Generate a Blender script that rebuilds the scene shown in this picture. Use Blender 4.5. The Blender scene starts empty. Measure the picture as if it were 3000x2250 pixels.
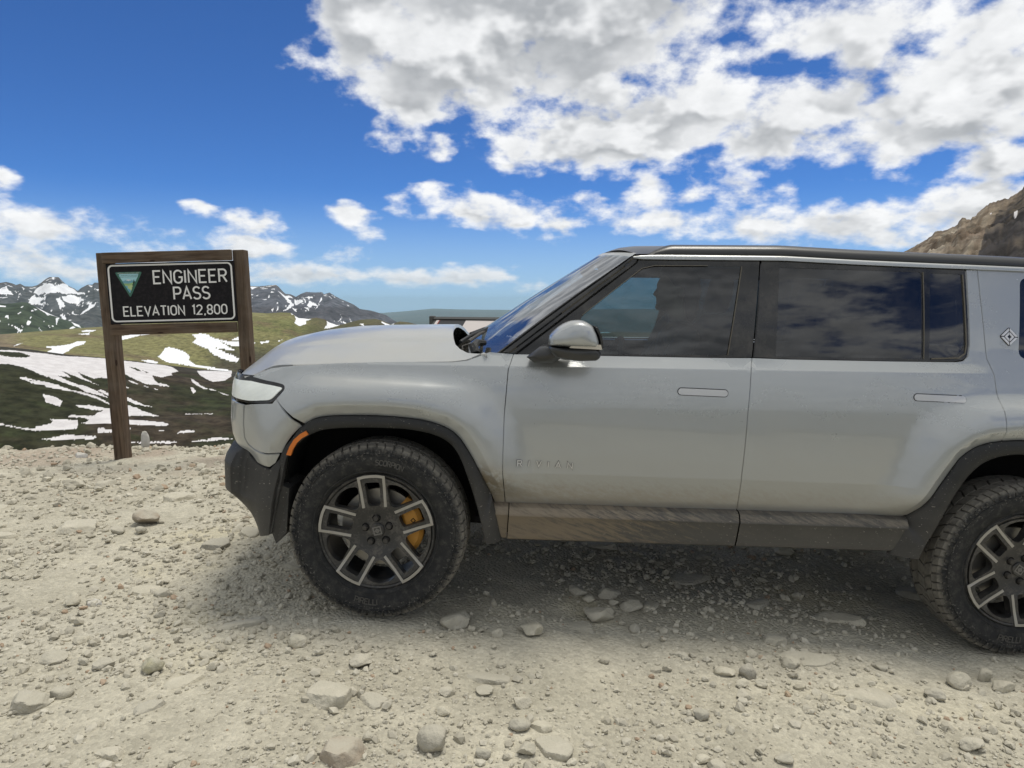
import bpy, bmesh, math, random
import numpy as np
from mathutils import Vector, Matrix, noise as mnoise
from mathutils.geometry import delaunay_2d_cdt
R_ = math.radians
scene = bpy.context.scene
COL = scene.collection

# ------------------------------------------------------------------ camera
cam_d = bpy.data.cameras.new('camera'); cam = bpy.data.objects.new('camera', cam_d); COL.objects.link(cam)
cam.location = (0, 0, 1.545)
cam.rotation_euler = (R_(90-6.582), 0, 0)
cam_d.sensor_width = 36.0; cam_d.lens = 24.96
cam_d.clip_start = 0.05; cam_d.clip_end = 200000
scene.camera = cam
scene.render.resolution_x = 1024; scene.render.resolution_y = 768

# ------------------------------------------------------------------ light and exposure
SUN_EL, SUN_AZ = 75.0, 55.0           # azimuth measured clockwise from the viewing direction (+Y)
sun_d = bpy.data.lights.new('sun', 'SUN'); sun = bpy.data.objects.new('sun', sun_d); COL.objects.link(sun)
sun_d.energy = 2.5; sun_d.angle = R_(20); sun_d.color = (1.0, 0.945, 0.845)
sd = Vector((math.sin(R_(SUN_AZ))*math.cos(R_(SUN_EL)), math.cos(R_(SUN_AZ))*math.cos(R_(SUN_EL)), math.sin(R_(SUN_EL))))
sun.rotation_euler = sd.to_track_quat('Z', 'Y').to_euler()
scene.view_settings.view_transform = 'Standard'; scene.view_settings.look = 'None'
scene.view_settings.exposure = 0.0; scene.view_settings.gamma = 1.0; scene.view_settings.use_curve_mapping = False
scene.render.engine = 'CYCLES'
try:
    scene.cycles.use_denoising = True; scene.cycles.use_adaptive_sampling = True; scene.cycles.adaptive_threshold = 0.018
    scene.cycles.max_bounces = 7; scene.cycles.diffuse_bounces = 2; scene.cycles.glossy_bounces = 3; scene.cycles.transmission_bounces = 4; scene.cycles.transparent_max_bounces = 16; scene.cycles.volume_bounces = 0
    scene.cycles.caustics_reflective = False; scene.cycles.caustics_refractive = False
except Exception: pass

class NT:
    """small helper to write node trees"""
    def __init__(self, tree): self.t = tree; self.L = tree.links
    def n(self, typ, **kw):
        nd = self.t.nodes.new(typ)
        for k, v in kw.items(): setattr(nd, k, v)
        return nd
    def put(self, sock, v):
        if isinstance(v, bpy.types.NodeSocket): self.L.new(v, sock)
        elif v is not None:
            try: sock.default_value = v
            except Exception: sock.default_value = (v[0], v[1], v[2], 1.0)
    def math(self, op, a, b=None, c=None, clamp=False):
        nd = self.n('ShaderNodeMath', operation=op, use_clamp=clamp)
        for i, v in enumerate((a, b, c)):
            if v is not None: self.put(nd.inputs[i], v)
        return nd.outputs[0]
    def vmath(self, op, a, b=None):
        nd = self.n('ShaderNodeVectorMath', operation=op); self.put(nd.inputs[0], a)
        if b is not None: self.put(nd.inputs[1], b)
        return nd.outputs['Value'] if op in ('LENGTH', 'DOT_PRODUCT', 'DISTANCE') else nd.outputs[0]
    def mix(self, f, a, b, blend='MIX'):
        nd = self.n('ShaderNodeMix', data_type='RGBA', blend_type=blend, clamp_factor=True)
        self.put(nd.inputs[0], f); self.put(nd.inputs[6], a); self.put(nd.inputs[7], b); return nd.outputs[2]
    def mixf(self, f, a, b):
        nd = self.n('ShaderNodeMix', data_type='FLOAT', clamp_factor=True)
        self.put(nd.inputs[0], f); self.put(nd.inputs[2], a); self.put(nd.inputs[3], b); return nd.outputs[0]
    def ss(self, v, a, b, o0=0.0, o1=1.0):
        nd = self.n('ShaderNodeMapRange', interpolation_type='SMOOTHSTEP', clamp=True)
        self.put(nd.inputs[0], v); self.put(nd.inputs[1], a); self.put(nd.inputs[2], b); self.put(nd.inputs[3], o0); self.put(nd.inputs[4], o1)
        return nd.outputs[0]
    def noise(self, vec, scale, detail=4, rough=0.55, dist=0.0, dim='3D', out=0):
        nd = self.n('ShaderNodeTexNoise', noise_dimensions=dim)
        if vec is not None: self.L.new(vec, nd.inputs['Vector'])
        nd.inputs['Scale'].default_value = scale; nd.inputs['Detail'].default_value = detail
        nd.inputs['Roughness'].default_value = rough; nd.inputs['Distortion'].default_value = dist
        return nd.outputs[out]
    def voro(self, vec, scale, feature='F1', out='Distance', rand=1.0):
        nd = self.n('ShaderNodeTexVoronoi', feature=feature)
        if vec is not None: self.L.new(vec, nd.inputs['Vector'])
        nd.inputs['Scale'].default_value = scale
        nd.inputs['Randomness'].default_value = rand
        return nd.outputs[out]
    def comb(self, x, y, z):
        nd = self.n('ShaderNodeCombineXYZ')
        for i, v in enumerate((x, y, z)): self.put(nd.inputs[i], v)
        return nd.outputs[0]
    def sep(self, v):
        nd = self.n('ShaderNodeSeparateXYZ'); self.L.new(v, nd.inputs[0]); return nd.outputs
    def bump(self, h, strength=0.4, dist=0.01, normal=None):
        nd = self.n('ShaderNodeBump'); nd.inputs['Strength'].default_value = strength; nd.inputs['Distance'].default_value = dist
        self.L.new(h, nd.inputs['Height'])
        if normal is not None: self.L.new(normal, nd.inputs['Normal'])
        return nd.outputs[0]

# ------------------------------------------------------------------ sky with fair-weather cumulus
world = bpy.data.worlds.new('World'); scene.world = world; world.use_nodes = True
wt = world.node_tree; wt.nodes.clear(); W = NT(wt)
out = W.n('ShaderNodeOutputWorld'); bg = W.n('ShaderNodeBackground'); bg.inputs['Strength'].default_value = 0.1
wt.links.new(bg.outputs[0], out.inputs[0])
sky = W.n('ShaderNodeTexSky', sky_type='NISHITA', sun_disc=False)
sky.sun_elevation = R_(SUN_EL); sky.sun_rotation = R_(SUN_AZ); sky.altitude = 3900; sky.air_density = 1.0; sky.dust_density = 0.6; sky.ozone_density = 2.5
# cloud banks: (azimuth deg, elevation deg, half width deg, half height deg)
CLOUD_EL = [-2,0,1,2,3,4,5,6,7,8,9,10,11.5,13,14.5,16.5,18.5,21]
CLOUD_AZ0, CLOUD_DAZ = -40.0, 1.0
CLOUD_ROWS = [[-120,-120,-120,-120,-120,-120,-120,-120,-120,-120,-120,-120,-120,-120,-120,-120,-120,-120,-120,-120,-120,-120,-120,-120,-120,-120,-120,-120,-120,-120,-120,-120,-120,-120,-120,-120,-120,-120,-120,-120,-120,-120,-120,-120,-120,-120,-120,-120,-120,-120,-120,-120,-120,-120,-120,-120,-120,-120,-120,-120,-120,-120,-120,-120,-120,-120,-120,-120,-120,-120,-120,-120,-120,-120,-120,-120,-120,-120,-120,-120,-120],[-120,-120,-120,-120,-120,-119,-118,-117,-117,-117,-117,-118,-120,-120,-120,-120,-120,-120,-120,-117,-112,-109,-106,-104,-104,-104,-106,-108,-112,-116,-120,-120,-120,-120,-120,-118,-115,-114,-115,-111,-85,-67,-65,-81,-96,-93,-89,-85,-82,-78,-75,-72,-69,-66,-63,-61,-58,-56,-54,-52,-51,-49,-48,-47,-47,-46,-46,-47,-47,-48,-48,-50,-51,-53,-54,-56,-59,-61,-64,-66,-69],[-65,-58,-52,-46,-40,-36,-33,-31,-30,-30,-31,-34,-38,-42,-48,-54,-60,-58,-49,-40,-32,-26,-21,-18,-16,-17,-20,-24,-27,-23,-18,-14,-10,-8,-6,-6,-6,-8,-11,-16,-19,19,26,-14,-48,-49,-45,-40,-35,-30,-25,-20,-15,-10,-5,0,4,9,14,18,22,26,29,32,34,36,36,35,34,32,29,25,21,17,13,8,3,-1,-6,-11,-16],[-25,-15,-4,7,17,28,39,49,57,54,45,34,24,13,2,-8,-16,-13,-1,13,27,40,53,65,71,66,56,43,31,39,54,69,63,48,39,59,81,88,68,46,23,2,-13,-23,-31,-40,-48,-50,-46,-41,-36,-32,-28,-23,-19,-15,-12,-8,-5,-2,1,4,6,8,9,9,10,9,9,7,5,3,1,-2,-5,-9,-12,-16,-20,-24,-29],[-39,-21,-4,13,29,40,43,34,19,3,-13,-15,-4,22,46,34,25,29,28,23,17,11,14,18,20,19,15,8,0,-10,-21,-32,-38,-28,-14,-3,3,4,0,-9,-22,-37,-54,-73,-92,-109,-109,-106,-102,-99,-96,-93,-90,-86,-82,-78,-75,-72,-70,-67,-64,-61,-57,-55,-53,-51,-50,-49,-47,-45,-42,-31,-19,-11,-7,-7,-12,-21,-33,-48,-64],[-43,-29,-15,-1,10,18,19,15,8,1,6,14,16,10,-2,9,-14,5,34,62,86,73,45,17,-12,-34,-4,24,19,-10,-41,-73,-102,-111,-108,-102,-99,-98,-95,-92,-90,-85,-68,-59,-59,-68,-86,-99,-90,-79,-67,-56,-50,-44,-38,-31,-25,-21,-18,-16,-15,-14,-10,-5,0,10,23,35,45,51,52,47,38,47,58,56,44,27,8,-12,-32],[-23,-8,7,21,36,51,64,69,59,45,30,17,14,8,-4,9,-15,-21,-1,15,23,19,7,-13,-35,-60,-62,-50,5,28,-5,-66,-87,-77,-68,-61,-54,-43,-32,-24,-22,-24,-13,2,2,-13,-38,-52,-40,-34,-17,2,11,7,0,9,19,27,33,37,37,34,33,40,46,49,48,43,35,26,20,22,34,51,63,61,48,30,10,-10,-31],[-36,-23,-10,1,12,20,25,26,23,17,8,-3,-15,-28,-41,-45,1,18,11,60,46,59,17,-39,-85,-45,-11,11,11,18,-13,-56,-40,-25,-13,-2,6,10,24,40,47,40,28,59,59,26,-10,5,31,47,36,45,73,57,26,18,29,40,49,56,56,49,44,53,62,68,65,57,46,36,48,62,72,71,59,44,28,12,-5,-22,-39],[-74,-65,-56,-49,-16,11,-27,-36,-37,-40,-45,-52,-60,-69,-78,-25,32,57,22,-35,-15,-9,-32,-74,-61,-13,34,75,75,34,0,26,-8,7,26,44,61,73,69,55,53,44,27,35,35,12,8,12,10,19,13,17,29,24,5,-13,-3,11,20,16,6,4,7,12,16,18,17,14,14,28,43,56,64,63,53,40,25,9,-7,-24,-41],[-120,-117,-112,-58,24,79,8,-75,-99,-101,-104,-109,-114,-119,-120,-120,-113,-105,-117,-120,-120,-120,-120,-120,-120,-88,-63,-48,-48,-58,-2,24,-9,4,16,31,44,50,48,39,25,9,-8,-23,-26,-12,31,38,-3,13,42,38,6,29,45,29,8,29,44,37,17,-6,-29,-36,-34,-33,-33,-28,-16,-5,4,11,17,31,38,33,18,-3,-25,-44,-60],[-120,-120,-120,-108,-54,-35,-63,-120,-120,-120,-120,-120,-120,-120,-120,-120,-120,-120,-120,-120,-120,-120,-120,-120,-120,-120,-120,-120,-117,-92,-53,-15,20,44,37,6,-16,-14,-15,-19,-26,-36,-46,-47,-43,-39,-36,-35,-27,11,39,35,4,12,23,12,12,44,38,5,-25,-35,-41,-35,-25,-17,-11,-9,-11,-15,-16,9,37,64,90,69,42,15,-12,-40,-67],[-120,-120,-120,-120,-120,-120,-120,-120,-120,-120,-120,-120,-120,-120,-120,-120,-120,-120,-120,-120,-120,-120,-120,-120,-120,-120,-120,-120,-117,-103,-96,-95,-81,-62,-50,-68,-67,-55,-31,-9,5,5,-6,-4,2,7,10,13,13,12,10,6,1,-5,-12,-17,-6,6,9,11,9,4,-3,3,19,32,42,47,44,35,23,19,21,36,44,39,22,1,-23,-48,-72],[-120,-120,-120,-120,-120,-120,-120,-120,-120,-120,-120,-120,-120,-120,-120,-120,-120,-120,-120,-120,-120,-120,-120,-120,-113,-105,-97,-80,-43,-6,24,8,-27,23,59,11,-34,-20,10,47,83,83,48,52,62,71,79,84,85,83,77,70,60,49,38,27,32,49,65,74,70,56,42,34,30,40,51,57,59,70,78,82,78,70,57,42,25,7,-11,-30,-49],[-120,-120,-120,-120,-120,-120,-120,-120,-120,-120,-120,-120,-120,-120,-120,-120,-120,-120,-120,-120,-120,-111,-101,-91,-81,-71,-62,-53,-40,-21,-3,9,14,11,0,-13,-15,-12,-2,13,27,38,51,64,76,89,100,108,111,107,97,86,74,61,52,49,43,42,57,72,86,97,97,86,72,56,45,63,83,103,124,140,124,103,83,63,43,22,2,-18,-38],[-120,-120,-120,-120,-120,-120,-120,-120,-120,-120,-120,-120,-120,-120,-120,-120,-120,-120,-120,-111,-99,-87,-75,-64,-52,-41,-31,-21,-9,15,42,67,84,72,47,29,29,27,24,19,14,17,25,32,37,40,40,40,40,38,38,52,71,89,107,100,82,64,47,53,62,67,67,62,53,42,30,41,56,68,77,80,77,68,56,41,24,7,-12,-30,-49],[-120,-120,-120,-120,-120,-120,-120,-120,-120,-120,-120,-120,-120,-120,-120,-120,-120,-117,-105,-91,-78,-64,-49,0,-7,-12,1,13,26,37,49,59,69,77,83,86,86,83,77,69,59,49,51,63,74,85,80,70,58,45,33,22,28,35,39,38,33,24,12,-1,-12,-11,-8,9,32,53,59,41,19,20,42,65,86,94,73,51,29,6,-17,-39,-62],[-120,-120,-120,-120,-120,-120,-120,-120,-120,-120,-120,-120,-120,-120,-120,-120,-120,-112,-98,-84,-70,-56,-39,16,8,10,31,50,64,70,70,82,96,109,123,137,137,123,109,96,82,68,59,61,64,65,64,62,59,54,48,41,34,26,17,8,5,15,25,35,45,54,64,73,79,80,74,66,56,47,37,35,43,45,38,25,9,-10,-30,-49,-64],[-120,-120,-120,-120,-120,-120,-120,-120,-120,-120,-120,-120,-120,-120,-120,-120,-120,-120,-109,-95,-82,-69,-51,-28,-4,20,44,66,87,98,90,71,57,63,68,71,71,68,65,71,81,92,102,111,118,122,120,114,105,96,85,75,64,53,42,31,20,9,-2,-12,-14,-10,-7,-5,-4,-3,-4,-6,-9,-13,-18,-23,-29,-34,-39,-45,-54,-64,-74,-83,-92]]
# CLOUD_ROWS: how much cloud (in hundredths) stands over each azimuth, one row per elevation
def rgb_curves(N, x01, tables):
    nd = N.n('ShaderNodeRGBCurve'); cm = nd.mapping; cm.use_clip = False
    cm.clip_min_x = 0; cm.clip_max_x = 1; cm.clip_min_y = -2; cm.clip_max_y = 2
    for k, tb in enumerate(tables):
        c = cm.curves[k]; n = len(tb)
        while len(c.points) < n: c.points.new(0.5, 0.5)
        for i, v in enumerate(tb):
            c.points[i].location = (i/(n-1), v); c.points[i].handle_type = 'VECTOR'
    cm.update()
    N.put(nd.inputs['Color'], N.comb(x01, x01, x01))
    s = N.n('ShaderNodeSeparateColor'); N.L.new(nd.outputs[0], s.inputs[0])
    return s.outputs
def cover_group():
    g = bpy.data.node_groups.new('cloud_cover', 'ShaderNodeTree')
    g.interface.new_socket('Vec', in_out='INPUT', socket_type='NodeSocketVector')
    g.interface.new_socket('Cover', in_out='OUTPUT', socket_type='NodeSocketFloat')
    N = NT(g); gi = N.n('NodeGroupInput'); go = N.n('NodeGroupOutput'); s = N.sep(gi.outputs[0])
    x01 = N.math('MULTIPLY', N.math('SUBTRACT', s[0], CLOUD_AZ0), 1/80.0, clamp=True)
    fc = N.n('ShaderNodeFloatCurve'); cv = fc.mapping.curves[0]; nE = len(CLOUD_EL); e0, e1 = CLOUD_EL[0], CLOUD_EL[-1]
    while len(cv.points) < nE: cv.points.new(0.5, 0.5)
    for i, e in enumerate(CLOUD_EL): cv.points[i].location = ((e-e0)/(e1-e0), i/(nE-1)); cv.points[i].handle_type = 'VECTOR'
    fc.mapping.update()
    N.put(fc.inputs['Value'], N.math('MULTIPLY', N.math('SUBTRACT', s[1], e0), 1/(e1-e0), clamp=True))
    t = N.math('MULTIPLY', fc.outputs[0], float(nE-1))
    rows = []
    tabs = [[min(1, max(0, (v/100+1.2)/2.6)) for v in r] for r in CLOUD_ROWS]
    for k in range(0, nE, 3):
        tb = tabs[k:k+3]
        while len(tb) < 3: tb.append([0.0, 0.0])
        o = rgb_curves(N, x01, tb); rows += list(o)[:min(3, nE-k)]
    acc = None
    for k in range(nE):
        w = N.math('SUBTRACT', 1.0, N.math('ABSOLUTE', N.math('SUBTRACT', t, float(k))), clamp=True)
        acc = N.math('MULTIPLY', w, rows[k]) if acc is None else N.math('MULTIPLY_ADD', w, rows[k], acc)
    N.L.new(N.math('SUBTRACT', N.math('MULTIPLY', acc, 2.6), 1.2), go.inputs[0])
    return g
CG = cover_group()
def cover(vec):
    nd = W.n('ShaderNodeGroup'); nd.node_tree = CG; wt.links.new(vec, nd.inputs[0]); return nd.outputs[0]
tc = W.n('ShaderNodeTexCoord'); dn = W.vmath('NORMALIZE', tc.outputs['Generated']); ds = W.sep(dn)
azd = W.math('MULTIPLY', W.math('ARCTAN2', ds[0], ds[1]), 180/math.pi)
eld = W.math('MULTIPLY', W.math('ARCSINE', ds[2]), 180/math.pi)
P0 = W.comb(azd, eld, 0.0)             # azimuth and elevation in degrees
# cloud detail lies on a level sheet, so far clouds near the horizon are seen edge-on
def detail_space(d):
    q = W.sep(d); k = W.math('DIVIDE', 40.0, W.math('ADD', W.math('MAXIMUM', q[2], -0.05), 0.46))
    return W.comb(W.math('MULTIPLY', q[0], k), W.math('MULTIPLY', q[1], k), 0.0)
wv = detail_space(dn)
w1 = W.n('ShaderNodeTexNoise', noise_dimensions='2D'); wt.links.new(wv, w1.inputs['Vector']); w1.inputs['Scale'].default_value = 0.25; w1.inputs['Detail'].default_value = 2
warp = W.vmath('SUBTRACT', w1.outputs['Color'], (0.5, 0.5, 0.5))
wsc = W.n('ShaderNodeVectorMath', operation='SCALE'); wt.links.new(warp, wsc.inputs[0]); wt.links.new(W.ss(eld, 0.5, 12.0, 1.0, 2.6), wsc.inputs['Scale'])
p0 = W.vmath('ADD', P0, W.vmath('MULTIPLY', wsc.outputs[0], (1.0, 0.5, 0.0)))
da = W.ss(eld, 1, 15, 0.1, 0.7); de = W.ss(eld, 0.0, 14.0, 0.40, 2.2)
p1 = W.vmath('ADD', p0, W.comb(da, de, 0.0))
# the rest of the sky, out of the frame: scattered banks of the same kind
gen = W.math('MULTIPLY', W.math('SUBTRACT', W.noise(wv, 0.045, 1, 0.5, dim='2D'), 0.27), 4.0)
a_out = W.math('MAXIMUM', W.ss(W.math('ABSOLUTE', azd), 37.0, 54.0), W.ss(eld, 21.0, 30.0))
f0 = W.noise(wv, 0.36, 6, 0.56, dim='2D')
l0 = W.noise(wv, 0.24, 3, 0.55, dim='2D'); l1 = W.noise(detail_space(W.vmath('ADD', dn, (0.006, 0.0, 0.030))), 0.24, 3, 0.55, dim='2D')
c0 = W.mixf(a_out, cover(p0), gen); c1 = W.mixf(a_out, cover(p1), gen)
d0 = W.math('MULTIPLY_ADD', W.math('SUBTRACT', f0, 0.5), W.ss(eld, 4.0, 15.0, 1.25, 1.7), c0)
dl = W.math('ADD', W.math('MULTIPLY', W.math('SUBTRACT', c0, c1), 1.3), W.math('MULTIPLY', W.math('SUBTRACT', l0, l1), 2.4))
alpha = W.ss(d0, -0.10, 0.55)
alpha = W.math('MULTIPLY', alpha, W.ss(eld, -0.2, 1.2, 0.25, 1.0))
# thick cloud overhead keeps a point grey, thin edges and sun-side billows are bright
lit = W.ss(dl, -0.40, 0.50)
thick = W.ss(W.math('MULTIPLY_ADD', W.math('SUBTRACT', l0, 0.5), 0.9, W.mixf(0.35, c0, d0)), 0.02, 0.85)
grey = W.math('MULTIPLY', thick, W.math('SUBTRACT', 1.0, W.math('MULTIPLY', lit, 0.80)), clamp=True)
grey = W.math('MAXIMUM', grey, W.math('MULTIPLY', W.ss(d0, .15, .6), W.ss(lit, 0.45, 0.0, 0.0, 0.35)))
grey = W.math('ADD', grey, W.math('MULTIPLY', W.math('SUBTRACT', 0.5, f0), 0.8), clamp=True)
ccol = W.mix(grey, (9.8, 9.9, 10.0), (4.3, 4.5, 4.75))
ccol = W.mix(W.ss(eld, 0.5, 6.0, 0.5, 0.0), ccol, (6.0, 6.8, 7.6))
wt.links.new(W.comb(ds[0], ds[1], W.math('MAXIMUM', ds[2], 0.015)), sky.inputs['Vector'])
skyc = W.mix(1.0, sky.outputs[0], (0.42, 0.75, 1.18), blend='MULTIPLY')
skyc = W.mix(W.ss(eld, -1.0, 9.0, 0.75, 0.0), skyc, (4.4, 6.1, 7.7))
wt.links.new(W.mix(alpha, skyc, ccol), bg.inputs['Color'])
try:
    world.cycles.sampling_method = 'MANUAL'; world.cycles.sample_map_resolution = 512
except Exception: pass

# ------------------------------------------------------------------ helpers for objects and materials
def tag(o, label=None, cat=None, group=None, kind=None):
    if label: o['label'] = label
    if cat: o['category'] = cat
    if group: o['group'] = group
    if kind: o['kind'] = kind
    return o
def link(o, parent=None):
    COL.objects.link(o)
    if parent is not None: o.parent = parent
    return o
def empty(name, loc=(0, 0, 0), parent=None):
    o = bpy.data.objects.new(name, None); o.location = loc; o.empty_display_size = 0.1
    return link(o, parent)
def mesh_obj(name, verts, faces, mat=None, parent=None, smooth=False, normals=None):
    me = bpy.data.meshes.new(name); me.from_pydata([tuple(v) for v in verts], [], [tuple(f) for f in faces])
    me.validate(clean_customdata=False)
    if mat: me.materials.append(mat)
    if smooth or normals is not None:
        me.polygons.foreach_set('use_smooth', np.ones(len(me.polygons), bool))
    if normals is not None and len(normals) == len(me.vertices): me.normals_split_custom_set_from_vertices([tuple(n) for n in normals])
    me.update()
    return link(bpy.data.objects.new(name, me), parent)
def np_mesh(name, V, T, mat=None, parent=None, smooth=True, attrs=None):
    """fast mesh from numpy arrays; T is (n,3) or (n,4)"""
    me = bpy.data.meshes.new(name); V = np.asarray(V, np.float32); T = np.asarray(T, np.int32)
    me.vertices.add(len(V)); me.vertices.foreach_set('co', V.ravel())
    k = T.shape[1]; me.loops.add(T.size); me.loops.foreach_set('vertex_index', T.ravel())
    me.polygons.add(len(T)); me.polygons.foreach_set('loop_start', np.arange(0, T.size, k, dtype=np.int32)); me.polygons.foreach_set('loop_total', np.full(len(T), k, np.int32))
    me.polygons.foreach_set('use_smooth', np.full(len(T), smooth, bool))
    me.update(calc_edges=True); 
    if attrs:
        for nm, (typ, data) in attrs.items():
            a = me.attributes.new(nm, typ, 'POINT')
            a.data.foreach_set('color' if typ == 'FLOAT_COLOR' else 'value', np.asarray(data, np.float32).ravel())
    if mat: me.materials.append(mat)
    return link(bpy.data.objects.new(name, me), parent)
def new_mat(name):
    m = bpy.data.materials.new(name); m.use_nodes = True; nt = m.node_tree; nt.nodes.clear(); N = NT(nt)
    o = N.n('ShaderNodeOutputMaterial'); b = N.n('ShaderNodeBsdfPrincipled'); nt.links.new(b.outputs[0], o.inputs[0])
    N.out = o; N.b = b; return m, N
def setb(N, **kw):
    for k, v in kw.items(): N.put(N.b.inputs[k.replace('_', ' ')], v)
def attr(N, name, out='Fac'):
    a = N.n('ShaderNodeAttribute'); a.attribute_name = name; return a.outputs[out]
def objco(N): return N.n('ShaderNodeTexCoord').outputs['Object']
def pos(N): return N.n('ShaderNodeNewGeometry').outputs['Position']

# ------------------------------------------------------------------ far country: one polar sheet from the pass to the horizon
T_L1=[(-35.81,-2.906),(-34.16,-3.17),(-32.0,-3.623),(-29.9,-3.918),(-27.79,-4.266),(-25.83,-4.638),(-23.77,-4.993),(-21.66,-5.275),(-19.68,-5.551),(-16.17,-5.794)]
T_L2=[(-35.76,-2.106),(-35.21,-2.075),(-34.09,-1.99),(-31.43,-1.793),(-29.77,-1.705),(-27.79,-1.447),(-25.58,-1.106),(-23.3,-0.825),(-20.94,-0.686),(-20.03,-0.772),(-18.92,-0.843),(-17.98,-0.782),(-17.23,-0.818),(-16.67,-1.218),(-15.97,-1.289),(-15.32,-1.193),(-14.74,-1.33),(-14.42,-1.566),(-13.84,-1.772),(-13.38,-1.741),(-12.71,-1.544),(-12.05,-1.378),(-10.84,-1.316),(-10.31,-1.455),(-9.64,-1.765),(-8.96,-1.529),(-8.28,-1.6),(-7.4,-1.809),(-5.48,-2.037),(0.0,-2.265)]
T_L3=[(-35.62,-0.08),(-35.3,-0.12),(-34.96,-0.08),(-34.46,0.0),(-34.12,-0.04),(-33.63,-0.368),(-32.96,-0.785),(-32.28,-1.125),(-31.76,-1.341),(-31.23,-1.603),(-30.88,-1.779),(-29.94,-2.13),(-23.37,-2.382),(-8.2,-2.839)]
T_L4=[(-35.53,1.236),(-35.2,1.301),(-34.88,1.206),(-34.69,1.109),(-34.45,1.192),(-34.22,1.034),(-33.82,1.019),(-33.54,1.103),(-33.32,1.249),(-33.17,1.394),(-32.99,1.54),(-32.81,1.654),(-32.29,1.664),(-32.16,1.493),(-31.96,1.268),(-31.72,1.064),(-31.44,0.921),(-31.24,0.755),(-31.01,0.967),(-30.63,1.181),(-30.34,1.185),(-30.22,1.334),(-30.0,1.316),(-29.13,1.255),(-27.66,0.961),(-25.92,1.146),(-24.14,0.867),(-22.05,1.131),(-20.07,1.197),(-19.46,1.17),(-18.84,1.239),(-18.22,1.308),(-18.04,1.147),(-17.74,0.79),(-17.56,0.627),(-17.18,0.596),(-16.81,0.4),(-16.42,0.631),(-16.03,0.778),(-15.39,0.734),(-14.87,0.769),(-14.72,0.603),(-14.29,0.737),(-13.91,0.472),(-13.46,0.239),(-13.0,0.039),(-12.48,-0.197),(-12.03,-0.534),(-11.16,-0.671),(-10.57,-0.842),(-10.03,-1.013),(-9.5,-1.39),(-9.16,-1.596),(-8.69,-1.804),(-8.02,-2.081),(-5.49,-2.719),(0.0,-2.868)]
T_L5=[(-35.68,-0.885),(-16.02,-1.047),(-10.3,-0.857),(-8.49,-0.727),(-6.3,-0.514),(-4.65,-0.57),(-3.58,-0.598),(-0.38,-0.626),(8.16,-0.539),(35.65,-0.553)]
T_LR=[(18.5,-0.387),(23.21,1.121),(26.72,2.533),(28.84,3.599),(29.46,3.973),(30.0,4.325),(30.19,4.466),(30.31,4.684),(30.7,4.795),(30.89,4.785),(31.27,4.876),(31.61,5.096),(31.69,5.346),(31.84,5.556),(32.02,5.581),(32.12,5.466),(32.35,5.435),(32.43,5.556),(32.65,5.579),(32.7,5.755),(32.93,5.99),(33.19,6.257),(33.48,6.466),(33.96,6.588),(34.34,6.611),(34.83,6.902),(35.07,7.122),(35.12,7.324),(38.45,8.575),(42.94,9.319),(49.28,8.648)]
def _hash(ix, iy, seed):
    h = (ix.astype(np.int64)*374761393 + iy.astype(np.int64)*668265263 + seed*974634777) & 0x7fffffff
    h = ((h ^ (h >> 13))*1274126177) & 0x7fffffff
    h = h ^ (h >> 16)
    return (h & 0xffffff)/float(0xffffff)
def vnoise(x, y, seed=0):
    x = np.asarray(x, float); y = np.asarray(y, float)
    ix = np.floor(x); iy = np.floor(y); fx = x-ix; fy = y-iy
    fx = fx*fx*fx*(fx*(fx*6-15)+10); fy = fy*fy*fy*(fy*(fy*6-15)+10)
    a = _hash(ix, iy, seed); b = _hash(ix+1, iy, seed); c = _hash(ix, iy+1, seed); d = _hash(ix+1, iy+1, seed)
    return (a*(1-fx)+b*fx)*(1-fy)+(c*(1-fx)+d*fx)*fy
def fbm(x, y, oct=5, seed=0, gain=0.5):
    s = np.zeros(np.broadcast(x, y).shape); a = 1.0; t = 0.0
    for o in range(oct):
        s += a*(vnoise(x*2**o, y*2**o, seed+o*17)*2-1); t += a; a *= gain
    return s/t
def ridged(x, y, oct=5, seed=0):
    s = np.zeros(np.broadcast(x, y).shape); a = 1.0; t = 0.0
    for o in range(oct):
        s += a*(1-np.abs(vnoise(x*2**o, y*2**o, seed+o*31)*2-1)); t += a; a *= 0.5
    return s/t
def sstep(a, b, x):
    t = np.clip((x-a)/(b-a), 0, 1); return t*t*(3-2*t)
def _it(tab, az, lo=None, hi=None):
    t = np.array(tab); xs = t[:, 0]; ys = t[:, 1]
    if lo is not None: xs = np.r_[lo[0], xs]; ys = np.r_[lo[1], ys]
    if hi is not None: xs = np.r_[xs, hi[0]]; ys = np.r_[ys, hi[1]]
    return np.interp(az, xs, ys)
EYE = 1.545
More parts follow.
